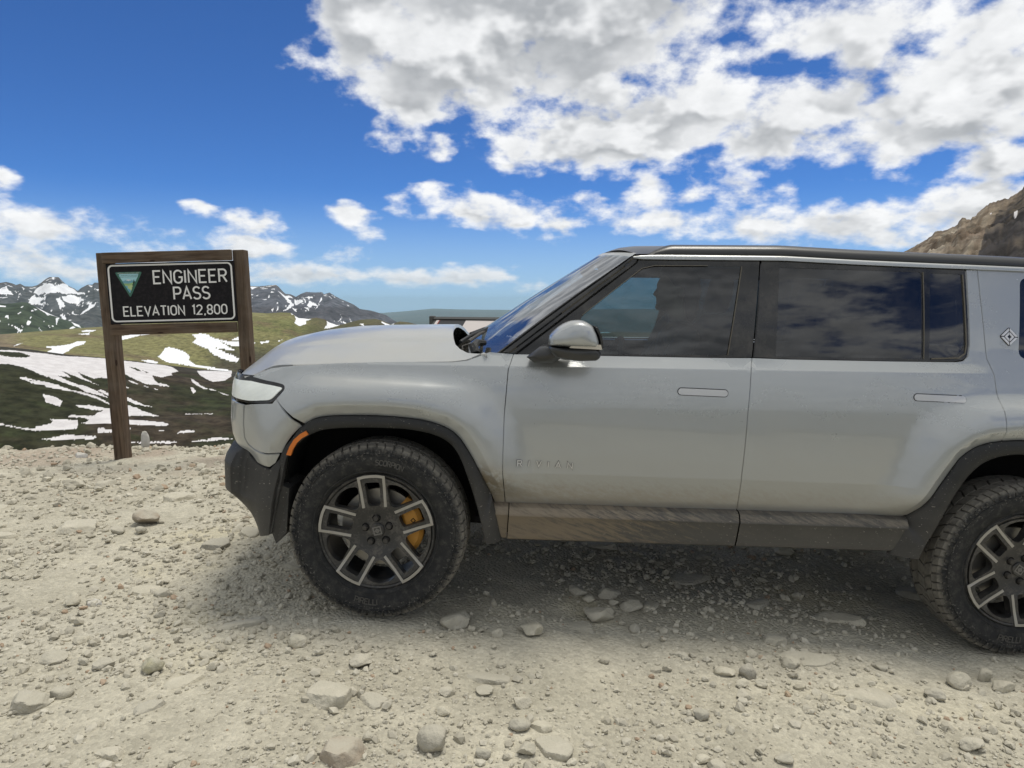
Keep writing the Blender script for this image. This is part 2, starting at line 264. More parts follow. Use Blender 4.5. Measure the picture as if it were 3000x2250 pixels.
# distances (m) of the key stations of each line of country seen from the pass
RK = np.array([0., 7.4, 10., 30., 120., 300., 430., 520., 720., 900., 1250., 1900., 2600., 4200., 5200., 8200., 11500., 43000., 49500.])
def keyz(az):
    az = np.asarray(az, float); Z = np.zeros(az.shape+(len(RK),))
    tn = lambda e: np.tan(np.radians(e))
    e1 = _it(T_L1, az, (-60, -1.5), (10, -6.0)); e2 = _it(T_L2, az, (-60, -2.0), (10, -2.4)); e3 = _it(T_L3, az, (-60, 0.2), (10, -3.0))
    e4 = _it(T_L4, az, (-60, 1.4), (10, -3.0)); e5 = _it(T_L5, az, (-60, -0.9), (60, -0.6)); eR = _it(T_LR, az, (5, -6.0), (60, 8.0))
    wr = sstep(8, 24, az)*sstep(75, 55, az)         # the ridge rising on the right
    back = sstep(55, 75, np.abs(az))                # country behind the viewer
    Z[..., 0] = 0; Z[..., 1] = 0; Z[..., 2] = -0.9; Z[..., 3] = -8.0; Z[..., 4] = -36.0; Z[..., 5] = -70.0; Z[..., 6] = -87.0
    z1 = EYE+720*tn(e1); z2 = EYE+1900*tn(e2); z3 = EYE+4200*tn(e3); z4 = EYE+8200*tn(e4)
    f = 0.42
    Z[..., 7] = -87+(z1+87)*f; Z[..., 8] = z1; Z[..., 9] = z1-26
    Z[..., 10] = np.minimum(z1*1.62, EYE+1250*tn(e1)-6); Z[..., 11] = z2; Z[..., 12] = z2-160
    Z[..., 13] = z3; Z[..., 14] = np.minimum(z3, EYE+5200*tn(np.minimum(e2, e3)))-60; Z[..., 15] = z4; Z[..., 16] = -700
    Z[..., 17] = EYE+43000*tn(e5); Z[..., 18] = EYE+49500*tn(e5-0.25)
    # right-hand ridge: crest at 520 m
    zr = EYE+520*tn(eR+sstep(28, 31, az)*(.16*(ridged(az*2.3, az*0, 4, 31)-.55)+.07*(vnoise(az*9, az*0, 33)-.5)))
    zs = EYE+520*tn(np.interp(az, [5, 18.5, 23, 28, 31, 33, 36, 43, 60], [-6, -.4, 1.1, 3.1, 4.6, 5.5, 7.3, 9.0, 8.0]))
    R = np.stack([np.zeros_like(az), np.zeros_like(az), np.full_like(az, -.25), np.full_like(az, -1.5), np.maximum(-14, -20+0.10*zs), -10+0.42*zs, -4+0.74*zs, zr, zr*0.7-30, zr*0.4-60], -1)
    Z[..., :10] = Z[..., :10]*(1-wr[..., None])+R*wr[..., None]
    # behind the viewer: a gentle basin and then hills
    hb = 1.0+0.9*np.sin(np.radians(az*3.0))+0.7*np.sin(np.radians(az*7+40))
    Bk = np.stack([np.zeros_like(az)]*2+[np.full_like(az, -.3), np.full_like(az, -3.), np.full_like(az, -25.), np.full_like(az, -60.), np.full_like(az, -80.), np.full_like(az, -85.), np.full_like(az, -85.), np.full_like(az, -80.), -60+10*hb, 20+20*hb, -20+20*hb, 60+60*hb, -50+20*hb, 190+110*hb, -300+hb, -500+hb, np.full_like(az, -900.)], -1)
    Z = Z*(1-back[..., None])+Bk*back[..., None]
    return Z
def pchip_cols(xk, Z, xq):
    # Z (n,k) columns, xk (k,), xq (m,) -> (n,m)
    h = np.diff(xk); d = np.diff(Z, axis=1)/h
    m = np.zeros_like(Z)
    d0, d1 = d[:, :-1], d[:, 1:]; w1 = 2*h[1:]+h[:-1]; w2 = h[1:]+2*h[:-1]
    same = d0*d1 > 0
    with np.errstate(divide='ignore', invalid='ignore'):
        mm = (w1+w2)/(w1/d0+w2/d1)
    m[:, 1:-1] = np.where(same, mm, 0); m[:, 0] = d[:, 0]; m[:, -1] = d[:, -1]
    i = np.clip(np.searchsorted(xk, xq, side='right')-1, 0, len(xk)-2)
    t = (xq-xk[i])/h[i]
    h00 = 2*t**3-3*t**2+1; h10 = t**3-2*t**2+t; h01 = -2*t**3+3*t**2; h11 = t**3-t**2
    return Z[:, i]*h00+m[:, i]*(h10*h[i])+Z[:, i+1]*h01+m[:, i+1]*(h11*h[i])
LK = np.log(RK+1.0)
def terrain_noise(az, r):
    x = r*np.sin(np.radians(az)); y = r*np.cos(np.radians(az)); n = np.zeros_like(x); lr = np.log(r+1)
    right = sstep(20, 27, az)*sstep(80, 60, az)
    def add(a, b, c, d, fn, wt):
        w = sstep(np.log(a), np.log(b), lr)*sstep(np.log(d), np.log(c), lr)*wt; m = w > 1e-3
        if m.any(): n[m] += w[m]*fn(x[m], y[m])
    L = 1-right
    add(12, 40, 380, 470, lambda x, y: 1.2*fbm(x/30, y/30, 4, 3), L)
    add(440, 500, 640, 705, lambda x, y: 2.2*fbm(x/60, y/60, 5, 5), L)
    add(950, 1200, 1600, 1850, lambda x, y: 6.0*fbm(x/160, y/160, 5, 7), L)
    add(2700, 3200, 3900, 4150, lambda x, y: 16*(ridged(x/420, y/420, 5, 9)-.6), L)
    add(4600, 5600, 6900, 7900, lambda x, y: 130*(ridged(x/900, y/900, 6, 11)-.6), L)
    add(12000, 15000, 38000, 44500, lambda x, y: 90*fbm(x/4000, y/4000, 4, 13), L)
    add(60, 160, 420, 516, lambda x, y: 14*(ridged(x/60, y/60, 6, 21)-.62)+9*(ridged(x/17, y/17, 5, 23)-.6)+5*(ridged(x/5, y/5, 3, 29)-.6), right)
    return n
def height(az, r, noise=True):
    # pointwise (slow-ish), az and r same shape
    az = np.atleast_1d(np.asarray(az, float)); r = np.atleast_1d(np.asarray(r, float)); out = np.zeros(az.shape)
    ua, inv = np.unique(np.round(az, 4), return_inverse=True); Zk = keyz(ua)
    for i in range(len(ua)):
        s = inv == i; out[s] = pchip_cols(LK, Zk[i:i+1], np.log(r[s]+1))[0]
    if noise: out = out+terrain_noise(az, r)
    return out
SNOW = {}
SNOW[1]=[[(-35.97,689),(-34.95,697),(-34.41,695),(-33.54,701),(-32.43,703),(-31.24,716),(-29.87,719),(-28.98,717),(-28.3,718),(-27.65,718),(-26.82,722),(-26.15,724),(-25.71,716),(-25.43,697),(-25.29,683),(-25.73,669),(-25.68,658),(-26.08,647),(-26.42,638),(-26.98,644),(-26.88,625),(-26.67,616),(-26.17,615),(-25.89,609),(-26.23,608),(-26.68,608),(-27.12,608),(-27.45,606),(-27.88,615),(-28.36,626),(-28.78,638),(-29.01,640),(-29.29,628),(-29.78,616),(-30.34,616),(-30.63,610),(-30.93,617),(-31.57,635),(-31.32,616),(-30.76,599),(-29.81,580),(-30.37,591),(-31.33,607),(-32.05,621),(-32.53,633),(-32.02,609),(-32.74,610),(-32.3,600),(-31.55,589),(-31.36,589),(-30.78,580),(-30.29,570),(-29.82,560),(-31.19,573),(-31.56,582),(-32.5,592),(-33.05,599),(-33.78,606),(-34.31,619),(-34.84,629),(-35.26,633),(-36.03,631)],[(-34.94,594),(-34.52,595),(-34.02,590),(-33.44,589),(-32.96,586),(-32.56,581),(-32.0,576),(-31.19,571),(-30.5,562),(-29.8,548),(-29.79,544),(-30.43,555),(-31.2,566),(-31.97,573),(-32.83,575),(-33.32,577),(-33.64,581),(-34.11,581),(-34.68,588)],[(-33.72,561),(-33.49,561),(-32.94,556),(-32.6,548),(-32.73,537),(-32.98,539),(-33.56,545),(-33.59,552)],[(-31.83,540),(-31.4,539),(-31.09,541),(-30.46,538),(-29.78,536),(-29.27,530),(-28.87,523),(-28.99,503),(-29.76,500),(-30.73,500),(-31.56,502),(-31.15,506),(-31.11,509),(-31.49,512),(-32.34,514),(-32.14,519),(-31.52,517),(-30.78,516),(-30.61,522),(-30.15,530),(-30.87,530),(-31.33,534),(-31.72,535)],[(-29.12,572),(-28.44,563),(-27.64,550),(-27.01,546),(-27.54,546),(-28.19,550),(-28.88,559),(-29.14,564)],[(-29.15,554),(-28.92,550),(-28.1,540),(-27.45,532),(-27.01,526),(-26.63,522),(-27.57,522),(-29.0,518)],[(-29.01,511),(-27.7,510),(-26.48,506),(-26.0,500),(-26.38,497),(-27.28,498),(-29.03,501)],[(-34.22,500),(-33.39,503),(-33.23,507),(-33.37,511),(-32.85,510),(-32.24,509),(-31.78,508),(-31.75,501),(-31.87,494),(-32.89,493),(-34.02,493),(-34.24,495)],[(-36.22,507),(-35.87,505),(-35.21,500),(-34.24,496),(-34.24,493),(-35.25,499),(-36.23,505)],[(-33.95,481),(-33.3,483),(-32.53,486),(-31.37,483),(-30.62,481),(-31.03,477),(-32.55,479),(-33.69,480)],[(-30.59,493),(-30.23,492),(-30.15,490),(-29.71,490),(-28.92,494),(-28.55,493),(-28.69,486),(-29.72,486),(-30.65,486)],[(-26.79,489),(-26.34,487),(-26.8,486)],[(-25.63,484),(-25.07,488),(-24.26,487),(-24.5,484),(-25.55,483)],[(-23.57,473),(-22.85,475),(-21.77,470),(-22.44,469),(-23.34,468),(-24.77,468),(-24.23,470),(-23.28,470)],[(-28.77,471),(-28.06,470),(-26.21,470),(-25.46,469),(-25.99,467),(-28.78,469)],[(-24.48,655),(-23.97,633),(-23.86,626),(-23.34,615),(-23.58,613),(-24.1,623),(-24.38,634)],[(-23.29,616),(-22.76,609),(-23.17,609)],[(-22.64,607),(-22.29,601),(-21.87,595),(-22.29,596)],[(-24.54,614),(-24.34,616),(-24.15,603),(-24.36,595)],[(-28.53,616),(-27.81,602),(-28.38,607)],[(-27.65,602),(-27.16,597),(-27.46,598)],[(-26.97,598),(-26.61,594),(-26.91,594)],[(-29.0,599),(-28.32,587),(-28.93,594)],[(-24.95,534),(-23.85,532),(-23.07,532),(-23.08,530),(-24.96,532)],[(-24.05,708),(-23.4,718),(-21.61,735),(-21.69,685),(-22.12,659),(-23.0,646),(-23.43,659),(-23.83,674)],[(-30.47,578),(-30.15,578),(-29.81,569),(-29.81,564),(-30.24,571)],[(-31.51,589),(-31.17,586),(-30.71,579),(-30.29,570),(-30.72,573),(-31.22,580)]]
SNOW[-1]=[[(-35.9,679),(-34.78,685),(-34.18,673),(-34.44,665),(-35.15,660),(-35.92,661)],[(-28.42,673),(-28.05,672),(-27.62,657),(-27.95,658)],[(-27.65,665),(-27.11,654),(-27.41,655)],[(-34.42,589),(-34.1,588),(-34.32,587)]]
SNOW[2]=[[(-33.29,1481),(-32.39,1510),(-31.85,1534),(-31.48,1567),(-30.97,1561),(-31.09,1527),(-31.68,1486),(-32.06,1409),(-32.43,1343),(-33.3,1348),(-32.98,1431),(-33.0,1460),(-33.28,1462)],[(-35.08,1442),(-34.87,1492),(-34.56,1565),(-34.81,1473)],[(-31.22,1770),(-30.89,1800),(-30.3,1773),(-30.53,1739),(-31.12,1736)],[(-31.43,1702),(-30.68,1729),(-30.76,1680)],[(-29.03,1616),(-28.25,1625),(-28.83,1692),(-26.59,1654),(-27.04,1604),(-27.6,1607),(-28.09,1584),(-29.02,1548)],[(-26.57,1380),(-26.22,1427),(-26.09,1465),(-25.75,1478),(-25.19,1453),(-24.74,1434),(-24.46,1406),(-24.53,1374),(-24.03,1338),(-22.8,1335),(-21.61,1323),(-21.61,1308),(-22.21,1310),(-23.1,1317),(-24.09,1325),(-25.13,1327),(-25.92,1334),(-26.36,1360)],[(-27.72,1329),(-27.03,1338),(-26.48,1326),(-26.71,1307),(-27.15,1306)],[(-24.22,1581),(-23.69,1592),(-23.16,1574),(-22.53,1536),(-22.12,1498),(-21.66,1468),(-21.24,1449),(-21.67,1452),(-22.14,1458),(-22.73,1466),(-22.27,1449),(-21.68,1430),(-21.26,1427),(-21.56,1430),(-21.09,1405),(-21.28,1380),(-22.17,1402),(-22.76,1420),(-23.16,1444),(-23.1,1452),(-23.9,1487),(-24.21,1517),(-23.94,1550)],[(-22.7,1544),(-21.82,1514),(-20.85,1514),(-20.86,1484),(-21.53,1476),(-22.0,1498)],[(-21.51,1525),(-20.89,1562),(-20.88,1521)],[(-21.11,1465),(-20.78,1467),(-20.79,1444)],[(-16.98,1877),(-16.35,1909),(-15.68,1862),(-16.16,1804),(-16.11,1744),(-16.5,1713),(-17.0,1702),(-16.86,1779)],[(-14.55,1910),(-13.58,1883),(-14.37,1734),(-15.29,1634),(-14.76,1694),(-14.56,1769)],[(-12.15,1776),(-11.79,1774),(-11.69,1721)],[(-10.38,1844),(-9.64,1853),(-10.05,1793),(-10.35,1802)],[(-9.74,1912),(-9.37,1894),(-9.44,1852)],[(-19.56,1516),(-18.81,1534),(-18.94,1511),(-19.5,1506)],[(-18.5,1517),(-17.93,1536),(-18.06,1525)],[(-17.24,1905),(-17.03,1906),(-17.14,1826)],[(-20.03,1511),(-19.81,1512),(-20.0,1495)]]
SNOW[3]=[[(-35.33,3473),(-34.9,3407),(-34.64,3342),(-34.38,3307),(-34.82,3297),(-34.89,3313),(-34.75,3328),(-34.97,3398)],[(-35.38,3614),(-35.22,3613),(-35.23,3559),(-35.41,3572)],[(-34.71,3653),(-34.53,3676),(-34.68,3621)],[(-34.02,3728),(-33.91,3826),(-33.79,3798)],[(-33.84,3895),(-33.54,3971),(-33.78,3850)],[(-34.29,3463),(-34.13,3504),(-34.04,3474),(-34.19,3407),(-34.28,3418)],[(-35.69,3545),(-35.51,3502),(-35.7,3506)],[(-35.7,3983),(-35.31,3977),(-35.34,3884),(-35.7,3885)],[(-33.65,3437),(-33.37,3362),(-33.49,3359)],[(-33.31,3482),(-33.0,3413),(-33.11,3418)],[(-33.12,3594),(-32.92,3497),(-33.03,3515)],[(-32.99,3628),(-32.66,3566),(-32.82,3574)],[(-33.73,4204),(-33.3,4207),(-32.62,4215),(-31.93,4223),(-32.63,4153),(-33.11,3967),(-33.5,4058)],[(-32.61,3973),(-32.38,4198),(-32.53,3810),(-32.63,3600),(-32.65,3767)],[(-31.76,4226),(-31.23,4238),(-31.31,4124),(-31.15,3893),(-31.56,3925)],[(-31.97,3618),(-31.67,3819),(-31.5,3822),(-31.79,3655)],[(-34.51,3824),(-34.37,3859),(-34.43,3775)],[(-34.25,3568),(-34.06,3526),(-34.17,3530)],[(-34.1,3580),(-33.93,3582),(-34.05,3552)],[(-33.37,3644),(-33.25,3592),(-33.31,3594)],[(-34.61,3416),(-34.43,3374),(-34.53,3379)],[(-33.19,3957),(-32.94,3964),(-33.08,3909)],[(-31.12,4241),(-30.89,4177),(-31.02,4192)]]
SNOW[4]=[[(-33.77,7253),(-33.62,7431),(-33.4,7493),(-32.5,7058),(-32.21,7130),(-31.82,8078),(-31.76,7741),(-31.45,7780),(-31.1,7239),(-30.74,7023),(-31.29,7182),(-32.18,6914),(-32.88,6877),(-33.44,7064)],[(-32.19,6813),(-31.72,7033),(-31.22,7099),(-30.84,6840),(-31.14,6855),(-31.68,6727),(-32.14,6698)],[(-34.02,6842),(-33.93,7087),(-33.71,7135),(-33.59,6985),(-33.18,6798),(-33.47,6783),(-33.14,6570),(-33.62,6766),(-33.89,6822)],[(-35.62,7374),(-35.23,7303),(-35.04,7268),(-34.89,7125),(-35.26,7099),(-35.65,7190)],[(-35.66,7051),(-35.1,6917),(-35.67,6942)],[(-32.55,6727),(-32.17,6683),(-32.02,6544),(-32.35,6422),(-32.4,6502)],[(-32.69,7908),(-32.53,7908),(-32.58,7406)],[(-33.22,7613),(-32.84,7133),(-33.19,7332)],[(-30.69,6495),(-30.4,6724),(-30.59,6500)],[(-31.5,6116),(-31.03,6411),(-29.96,6654),(-30.43,6476),(-30.89,6321)],[(-30.6,7859),(-30.34,7685),(-30.42,7316)],[(-34.39,7660),(-34.23,7514),(-34.31,7374)],[(-34.34,6914),(-34.02,6845),(-33.69,6778),(-34.15,6852)],[(-32.56,6429),(-32.31,6432),(-32.11,6381),(-32.38,6404)],[(-31.93,6432),(-31.77,6074),(-31.84,6077)],[(-31.73,6378),(-31.59,6495),(-31.58,6378)],[(-31.09,6559),(-30.94,6664),(-31.01,6563)],[(-31.36,6808),(-31.28,6837),(-31.27,6676)],[(-33.11,6645),(-32.93,6568),(-33.04,6559)],[(-32.88,6411),(-32.77,6385),(-32.87,6296)],[(-32.3,6090),(-31.97,6055),(-32.02,6039)],[(-34.09,7685),(-33.54,7688),(-33.69,7591)],[(-34.76,7308),(-34.58,7279),(-34.7,7232)],[(-30.3,7179),(-29.99,7130),(-30.03,7071)],[(-18.08,7345),(-17.81,7425),(-17.31,7668),(-16.99,7482),(-17.44,7366),(-17.2,7182),(-16.95,6882),(-17.21,6683),(-17.82,6422),(-17.47,6661),(-17.27,6830),(-17.57,7305)],[(-16.94,7487),(-16.62,7297),(-16.26,7053),(-16.89,6919)],[(-16.03,6874),(-15.8,7110),(-15.42,7008),(-15.18,6912),(-15.45,6514),(-15.29,6897),(-15.61,6899),(-15.81,6703)],[(-18.69,6358),(-18.46,6439),(-18.54,6323)],[(-18.31,6314),(-18.15,6474),(-18.09,6422)],[(-20.11,7802),(-19.51,7845),(-19.96,7436)],[(-18.6,7783),(-18.41,7979),(-18.03,8020)],[(-19.74,7120),(-19.5,7125),(-19.62,7048)],[(-18.83,6919),(-18.71,7110),(-18.75,6904)],[(-14.96,7300),(-14.84,7263),(-15.17,6967)],[(-14.07,6235),(-13.88,6339),(-13.98,6278)],[(-13.65,6310),(-13.38,6500),(-13.5,6355)],[(-19.26,6937),(-18.91,6717),(-19.19,6737)],[(-16.0,6637),(-15.82,6568),(-15.92,6528)],[(-16.58,6734),(-16.3,6554),(-16.36,6573)],[(-18.22,6587),(-18.13,6633),(-18.18,6502)],[(-20.1,7159),(-19.76,7148),(-19.98,7074)],[(-20.04,7023),(-19.86,6982),(-19.99,6977)],[(-17.68,6664),(-17.55,6749),(-17.53,6703)],[(-16.2,6580),(-16.04,6549),(-16.14,6504)],[(-15.94,7409),(-15.8,7321),(-15.91,7258)],[(-14.01,7788),(-13.86,7749),(-13.94,7654)],[(-13.56,7583),(-13.24,7326),(-13.37,7422)]]
def in_poly(px, py, poly):
    c = np.zeros(px.shape, bool); n = len(poly)
    for i in range(n):
        x0, y0 = poly[i]; x1, y1 = poly[(i+1) % n]
        if y0 == y1: continue
        cond = ((y0 > py) != (y1 > py)) & (px < (x1-x0)*(py-y0)/(y1-y0)+x0)
        c ^= cond
    return c
def build_far():
    az = np.unique(np.round(np.concatenate([np.arange(-180, -48, 2.5), np.arange(-48, -37, 0.4), np.arange(-37, 0.6, 0.05), np.arange(0.6, 26, 0.5), np.arange(26, 38, 0.045), np.arange(38, 60, 0.5), np.arange(60, 180.01, 2.5)]), 4))
    r = np.concatenate([np.geomspace(7.5, 60, 30), np.geomspace(64, 420, 110), np.geomspace(424, 745, 170), np.geomspace(755, 1150, 24), np.geomspace(1160, 1950, 90), np.geomspace(2000, 2700, 10), np.geomspace(2750, 4300, 60), np.geomspace(4400, 5100, 8), np.geomspace(5150, 8300, 110), np.geomspace(8500, 42900, 60), np.geomspace(43300, 49500, 8)])
    Zk = keyz(az); Z = pchip_cols(LK, Zk, np.log(r+1))
    A, Rr = np.meshgrid(az, r, indexing='ij')
    Z = Z+terrain_noise(A, Rr)
    # the sheet passes just under the gravel of the pass
    Z -= 1.7*sstep(26, 11, Rr)
    X = Rr*np.sin(np.radians(A)); Y = Rr*np.cos(np.radians(A))
    # ground cover and painted cloud shade
    jl = fbm(A*1.3, np.log(Rr)*9, 4, 43)
    lr = np.log(Rr)
    def band(a, b, s=0.05): return sstep(np.log(a)-s, np.log(a)+s, lr+0.012*jl)*sstep(np.log(b)+s, np.log(b)-s, lr+0.012*jl)
    def C(c): return np.array(c, float)
    def mk(w, fn, *arrs):
        o = np.zeros(A.shape); m = w > 1e-3
        if m.any(): o[m] = fn(*[q[m] for q in arrs])
        return o
    col = np.zeros(A.shape+(3,)); col[:] = C((.30, .28, .24))
    def lay(w, c): col[:] = col*(1-w[..., None])+C(c)*w[..., None]
    lay(band(14, 1e6, .3), (.050, .046, .028))
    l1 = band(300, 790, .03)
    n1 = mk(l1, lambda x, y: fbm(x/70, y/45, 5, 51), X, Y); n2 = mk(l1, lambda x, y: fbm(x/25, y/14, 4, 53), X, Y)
    lay(l1, (.030, .032, .017)); lay(l1*sstep(0.05, 0.45, n1), (.048, .038, .027)); lay(l1*sstep(0.15, .5, n2)*.6, (.034, .042, .018))  # near slope: cloud shadow is put into these dark cover colours
    lay(band(690, 790, .02)*.7, (.052, .046, .040))
    l2 = band(830, 2300, .03); n3 = mk(l2, lambda x, y: fbm(x/240, y/130, 5, 55), X, Y); n4 = mk(l2, lambda x, y: fbm(x/80, y/60, 4, 57), X, Y)
    lay(l2, (.190, .180, .082)); lay(l2*sstep(-.1, .4, n3), (.150, .155, .064)); lay(l2*sstep(.12, .45, n4)*.8, (.145, .115, .068))
    lay(l2*sstep(-17.5, -14.0, A)*.75, (.070, .062, .040)); lay(l2*sstep(1330, 1200, Rr)*.45, (.075, .07, .035))
    lay(l2*sstep(-34.2, -35.6, A)*.55, (.21, .16, .12))
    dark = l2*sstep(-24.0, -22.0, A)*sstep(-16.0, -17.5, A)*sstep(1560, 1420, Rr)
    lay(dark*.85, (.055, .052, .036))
    l3 = band(2500, 4700, .04); n5 = mk(l3, lambda x, y: fbm(x/500, y/400, 5, 59), X, Y)
    lay(l3, (.052, .068, .042)); lay(l3*sstep(0, .4, n5), (.075, .075, .052))
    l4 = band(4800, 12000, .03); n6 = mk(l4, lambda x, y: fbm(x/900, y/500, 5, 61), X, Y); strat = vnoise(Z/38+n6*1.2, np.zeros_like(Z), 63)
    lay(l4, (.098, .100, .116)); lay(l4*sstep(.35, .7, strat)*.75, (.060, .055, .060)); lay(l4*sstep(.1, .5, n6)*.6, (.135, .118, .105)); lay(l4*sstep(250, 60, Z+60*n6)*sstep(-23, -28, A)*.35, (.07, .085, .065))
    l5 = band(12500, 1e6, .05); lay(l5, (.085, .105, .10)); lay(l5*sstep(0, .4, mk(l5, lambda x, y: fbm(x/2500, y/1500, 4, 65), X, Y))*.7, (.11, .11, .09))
    rt = sstep(19, 25, A)*sstep(85, 62, A)*band(16, 900, .2)
    st_ = mk(rt, lambda a, l: fbm(a*2.6-l*26, a*.5+l*9, 5, 87), A, lr)
    nr = mk(rt, lambda x, y: fbm(x/18+y/60, (x*.5-y)/90, 5, 67), X, Y)
    lay(rt, (.19, .155, .115)); lay(rt*sstep(-.1, .4, nr), (.15, .115, .085)); lay(rt*sstep(.12, .42, mk(rt, lambda x, y: fbm(x/30, y/30, 5, 69), X, Y))*.6, (.30, .27, .22))
    # dark cliff band: lies to the right of a line climbing along the ridge
    cl_r = np.interp(A, [26, 31.8, 32.6, 33.3, 33.9, 34.6, 35.2, 36, 60], [0, 0, 330, 430, 470, 490, 505, 508, 512])
    cl = rt*sstep(0, 12, cl_r-Rr+26*nr)*sstep(31.6, 32.8, A+.6*nr)
    crag = rt*sstep(31.2, 31.7, A)*sstep(33.8, 33.2, A)*sstep(497, 508, Rr+6*nr)
    lay(rt*sstep(0, .35, st_)*.6, (.12, .09, .065)); lay(rt*sstep(-.05, -.4, st_)*.6, (.25, .215, .165))
    lay(np.maximum(cl, crag), (.045, .041, .040)); lay(cl*sstep(.1, .4, mk(rt, lambda x, y: fbm(x/9, y/9, 4, 71), X, Y))*.6, (.14, .115, .085))
    # snow
    snow = np.zeros(A.shape); rngs = {1: (425, 760), -1: (425, 760), 2: (900, 2150), 3: (2600, 4500), 4: (5000, 8900)}
    ja = 0.014*mk(band(420, 9000, .02), lambda a, l: fbm(a*11, l*170, 3, 73), A, lr)
    for k, polys in SNOW.items():
        lo, hi = rngs[k]; j0, j1 = np.searchsorted(r, [lo, hi])
        a_ = A[:, j0:j1]+ja[:, j0:j1]; r_ = Rr[:, j0:j1]*(1+0.20*ja[:, j0:j1])
        for pl in polys:
            pa = [p[0] for p in pl]; i0, i1 = np.searchsorted(az, [min(pa)-.3, max(pa)+.3])
            ins = in_poly(a_[i0:i1], r_[i0:i1], pl)
            sub = snow[i0:i1, j0:j1]
            sub[ins] = 0.0 if k < 0 else 1.0
    # small drifts in the gullies of the high range
    b4 = band(5300, 8190, .02); g4 = mk(b4, lambda a, l: ridged(a*2.2+l*14, l*30, 4, 77), A, lr); snow = np.maximum(snow, band(5300, 8000, .02)*sstep(.77, .83, g4)*sstep(-8, -12, A)*.9*(mk(b4, lambda a, l: fbm(a*.9, l*12, 3, 79), A, lr) > 0.12))
    # the same kind of drifts over the slopes that the car and the frame hide
    hid = np.maximum(sstep(-36.6, -37.6, A)*sstep(-75, -60, A), sstep(-20.8, -19.5, A)*sstep(16, 8, A))
    w1 = hid*band(430, 730, .02)
    if (w1 > .01).any(): snow = np.maximum(snow, (mk(w1, lambda a, l: fbm(a*.22+l*1.6, l*7-a*.05, 4, 91), A, lr) > .26)*(w1 > .5))
    w2 = hid*band(1000, 1880, .02)*np.maximum(sstep(-37, -38, A), 1.0*(A < -8)*sstep(1500, 1300, Rr)+1.0*(A >= -8))
    snow = np.maximum(snow, (mk(w2, lambda a, l: fbm(a*.3-l*2.0, l*9, 4, 93), A, lr) > .33)*(w2 > .5))
    # two tiny drifts on the right ridge
    for (a0, r0, wa, wr) in ((34.80, 432, .09, 6), (33.45, 462, .05, 5)):
        snow = np.maximum(snow, (((A-a0)/wa)**2+((Rr-r0)/wr)**2 < 1)*1.0)
    shade_and_dirt = l1  # near snow greyed in its colour for cloud shade and slight dirt
    n, m = A.shape
    idx = np.arange(n*m).reshape(n, m)
    q = np.stack([idx[:-1, :-1], idx[:-1, 1:], idx[1:, 1:], idx[1:, :-1]], -1).reshape(-1, 4)
    wrap = np.stack([idx[-1, :-1], idx[-1, 1:], idx[0, 1:], idx[0, :-1]], -1).reshape(-1, 4) if False else np.zeros((0, 4), int)
    V = np.stack([X, Y, Z], -1).reshape(-1, 3)
    mt, N = new_mat('mountain_country')
    p = pos(N); c = attr(N, 'cover', 'Color'); s = attr(N, 'snow'); d = attr(N, 'shade_and_dirt')
    dist = N.vmath('LENGTH', p)
    # texture scale follows the size of the country: fine near, coarse far
    nA = N.noise(p, 0.35, 3, 0.65); nB = N.noise(p, 0.11, 5, 0.68); nC = N.noise(p, 0.014, 6, 0.68)
    var = N.mixf(N.ss(dist, 700, 3500), N.mixf(N.ss(dist, 40, 500), nA, nB), nC)
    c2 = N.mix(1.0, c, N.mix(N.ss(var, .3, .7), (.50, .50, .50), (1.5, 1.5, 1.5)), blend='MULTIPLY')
    sn = N.mix(d, N.mix(N.ss(var, .35, .65), (.72, .73, .76), (.84, .86, .88)), N.mix(N.ss(nB, .35, .65), (.56, .54, .545), (.66, .645, .65)))
    edge = N.ss(N.math('ADD', s, N.math('MULTIPLY', N.math('SUBTRACT', var, 0.5), 0.35)), 0.30, 0.72)
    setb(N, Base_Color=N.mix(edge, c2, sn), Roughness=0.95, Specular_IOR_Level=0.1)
    o = np_mesh('mountain_terrain', V, q, mt, attrs={'cover': ('FLOAT_COLOR', np.concatenate([col.reshape(-1, 3), np.ones((n*m, 1))], 1)), 'snow': ('FLOAT', snow.ravel()), 'shade_and_dirt': ('FLOAT', shade_and_dirt.ravel())})
    tag(o, kind='structure'); return o
build_far()

# ------------------------------------------------------------------ the gravel of the pass
def softplus(x, k): return np.where(x*k > 30, x, np.log1p(np.exp(np.clip(x*k, -40, 30)))/k)
def ground_base(x, y):
    x = np.asarray(x, float); y = np.asarray(y, float)
    z = 0.034-0.0664*(softplus(x+0.72, 5.0)-softplus(x-5.0, 2.0)*0.4)+0.006*np.minimum(x+0.7, 0)
    yb = 7.55+0.22*fbm(x*0.5, x*0+3.3, 3, 5)+2.2*sstep(-2.6, 0.5, x)+3.0*sstep(3, 9, x)
    z = z-0.42*softplus(y-yb, 6.0)-0.05*softplus(-y-6, 2.0)
    return z
WHEELS = [(-.66, 3.36), (2.41, 3.39), (-.68, 5.1), (2.39, 5.13)]
def ground_z(x, y):
    x = np.asarray(x, float); y = np.asarray(y, float)
    z = ground_base(x, y)
    n = 0.030*fbm(x*0.9, y*0.9, 3, 11)+0.018*fbm(x*2.7+9, y*2.7, 3, 13)+0.010*fbm(x*8, y*8, 3, 15)+0.006*(ridged(x*5+3, y*9, 3, 17)-.5)
    n = n-0.012
    near = np.ones_like(z)
    for wx, wy in WHEELS: near = np.minimum(near, sstep(0.10, 0.45, np.hypot(x-wx, (y-wy)*0.9)))
    rough = sstep(6.2, 7.4, y)*sstep(1, -2.5, x)
    return z+n*(0.15+0.85*near)+rough*0.035*fbm(x*4, y*4, 4, 19)
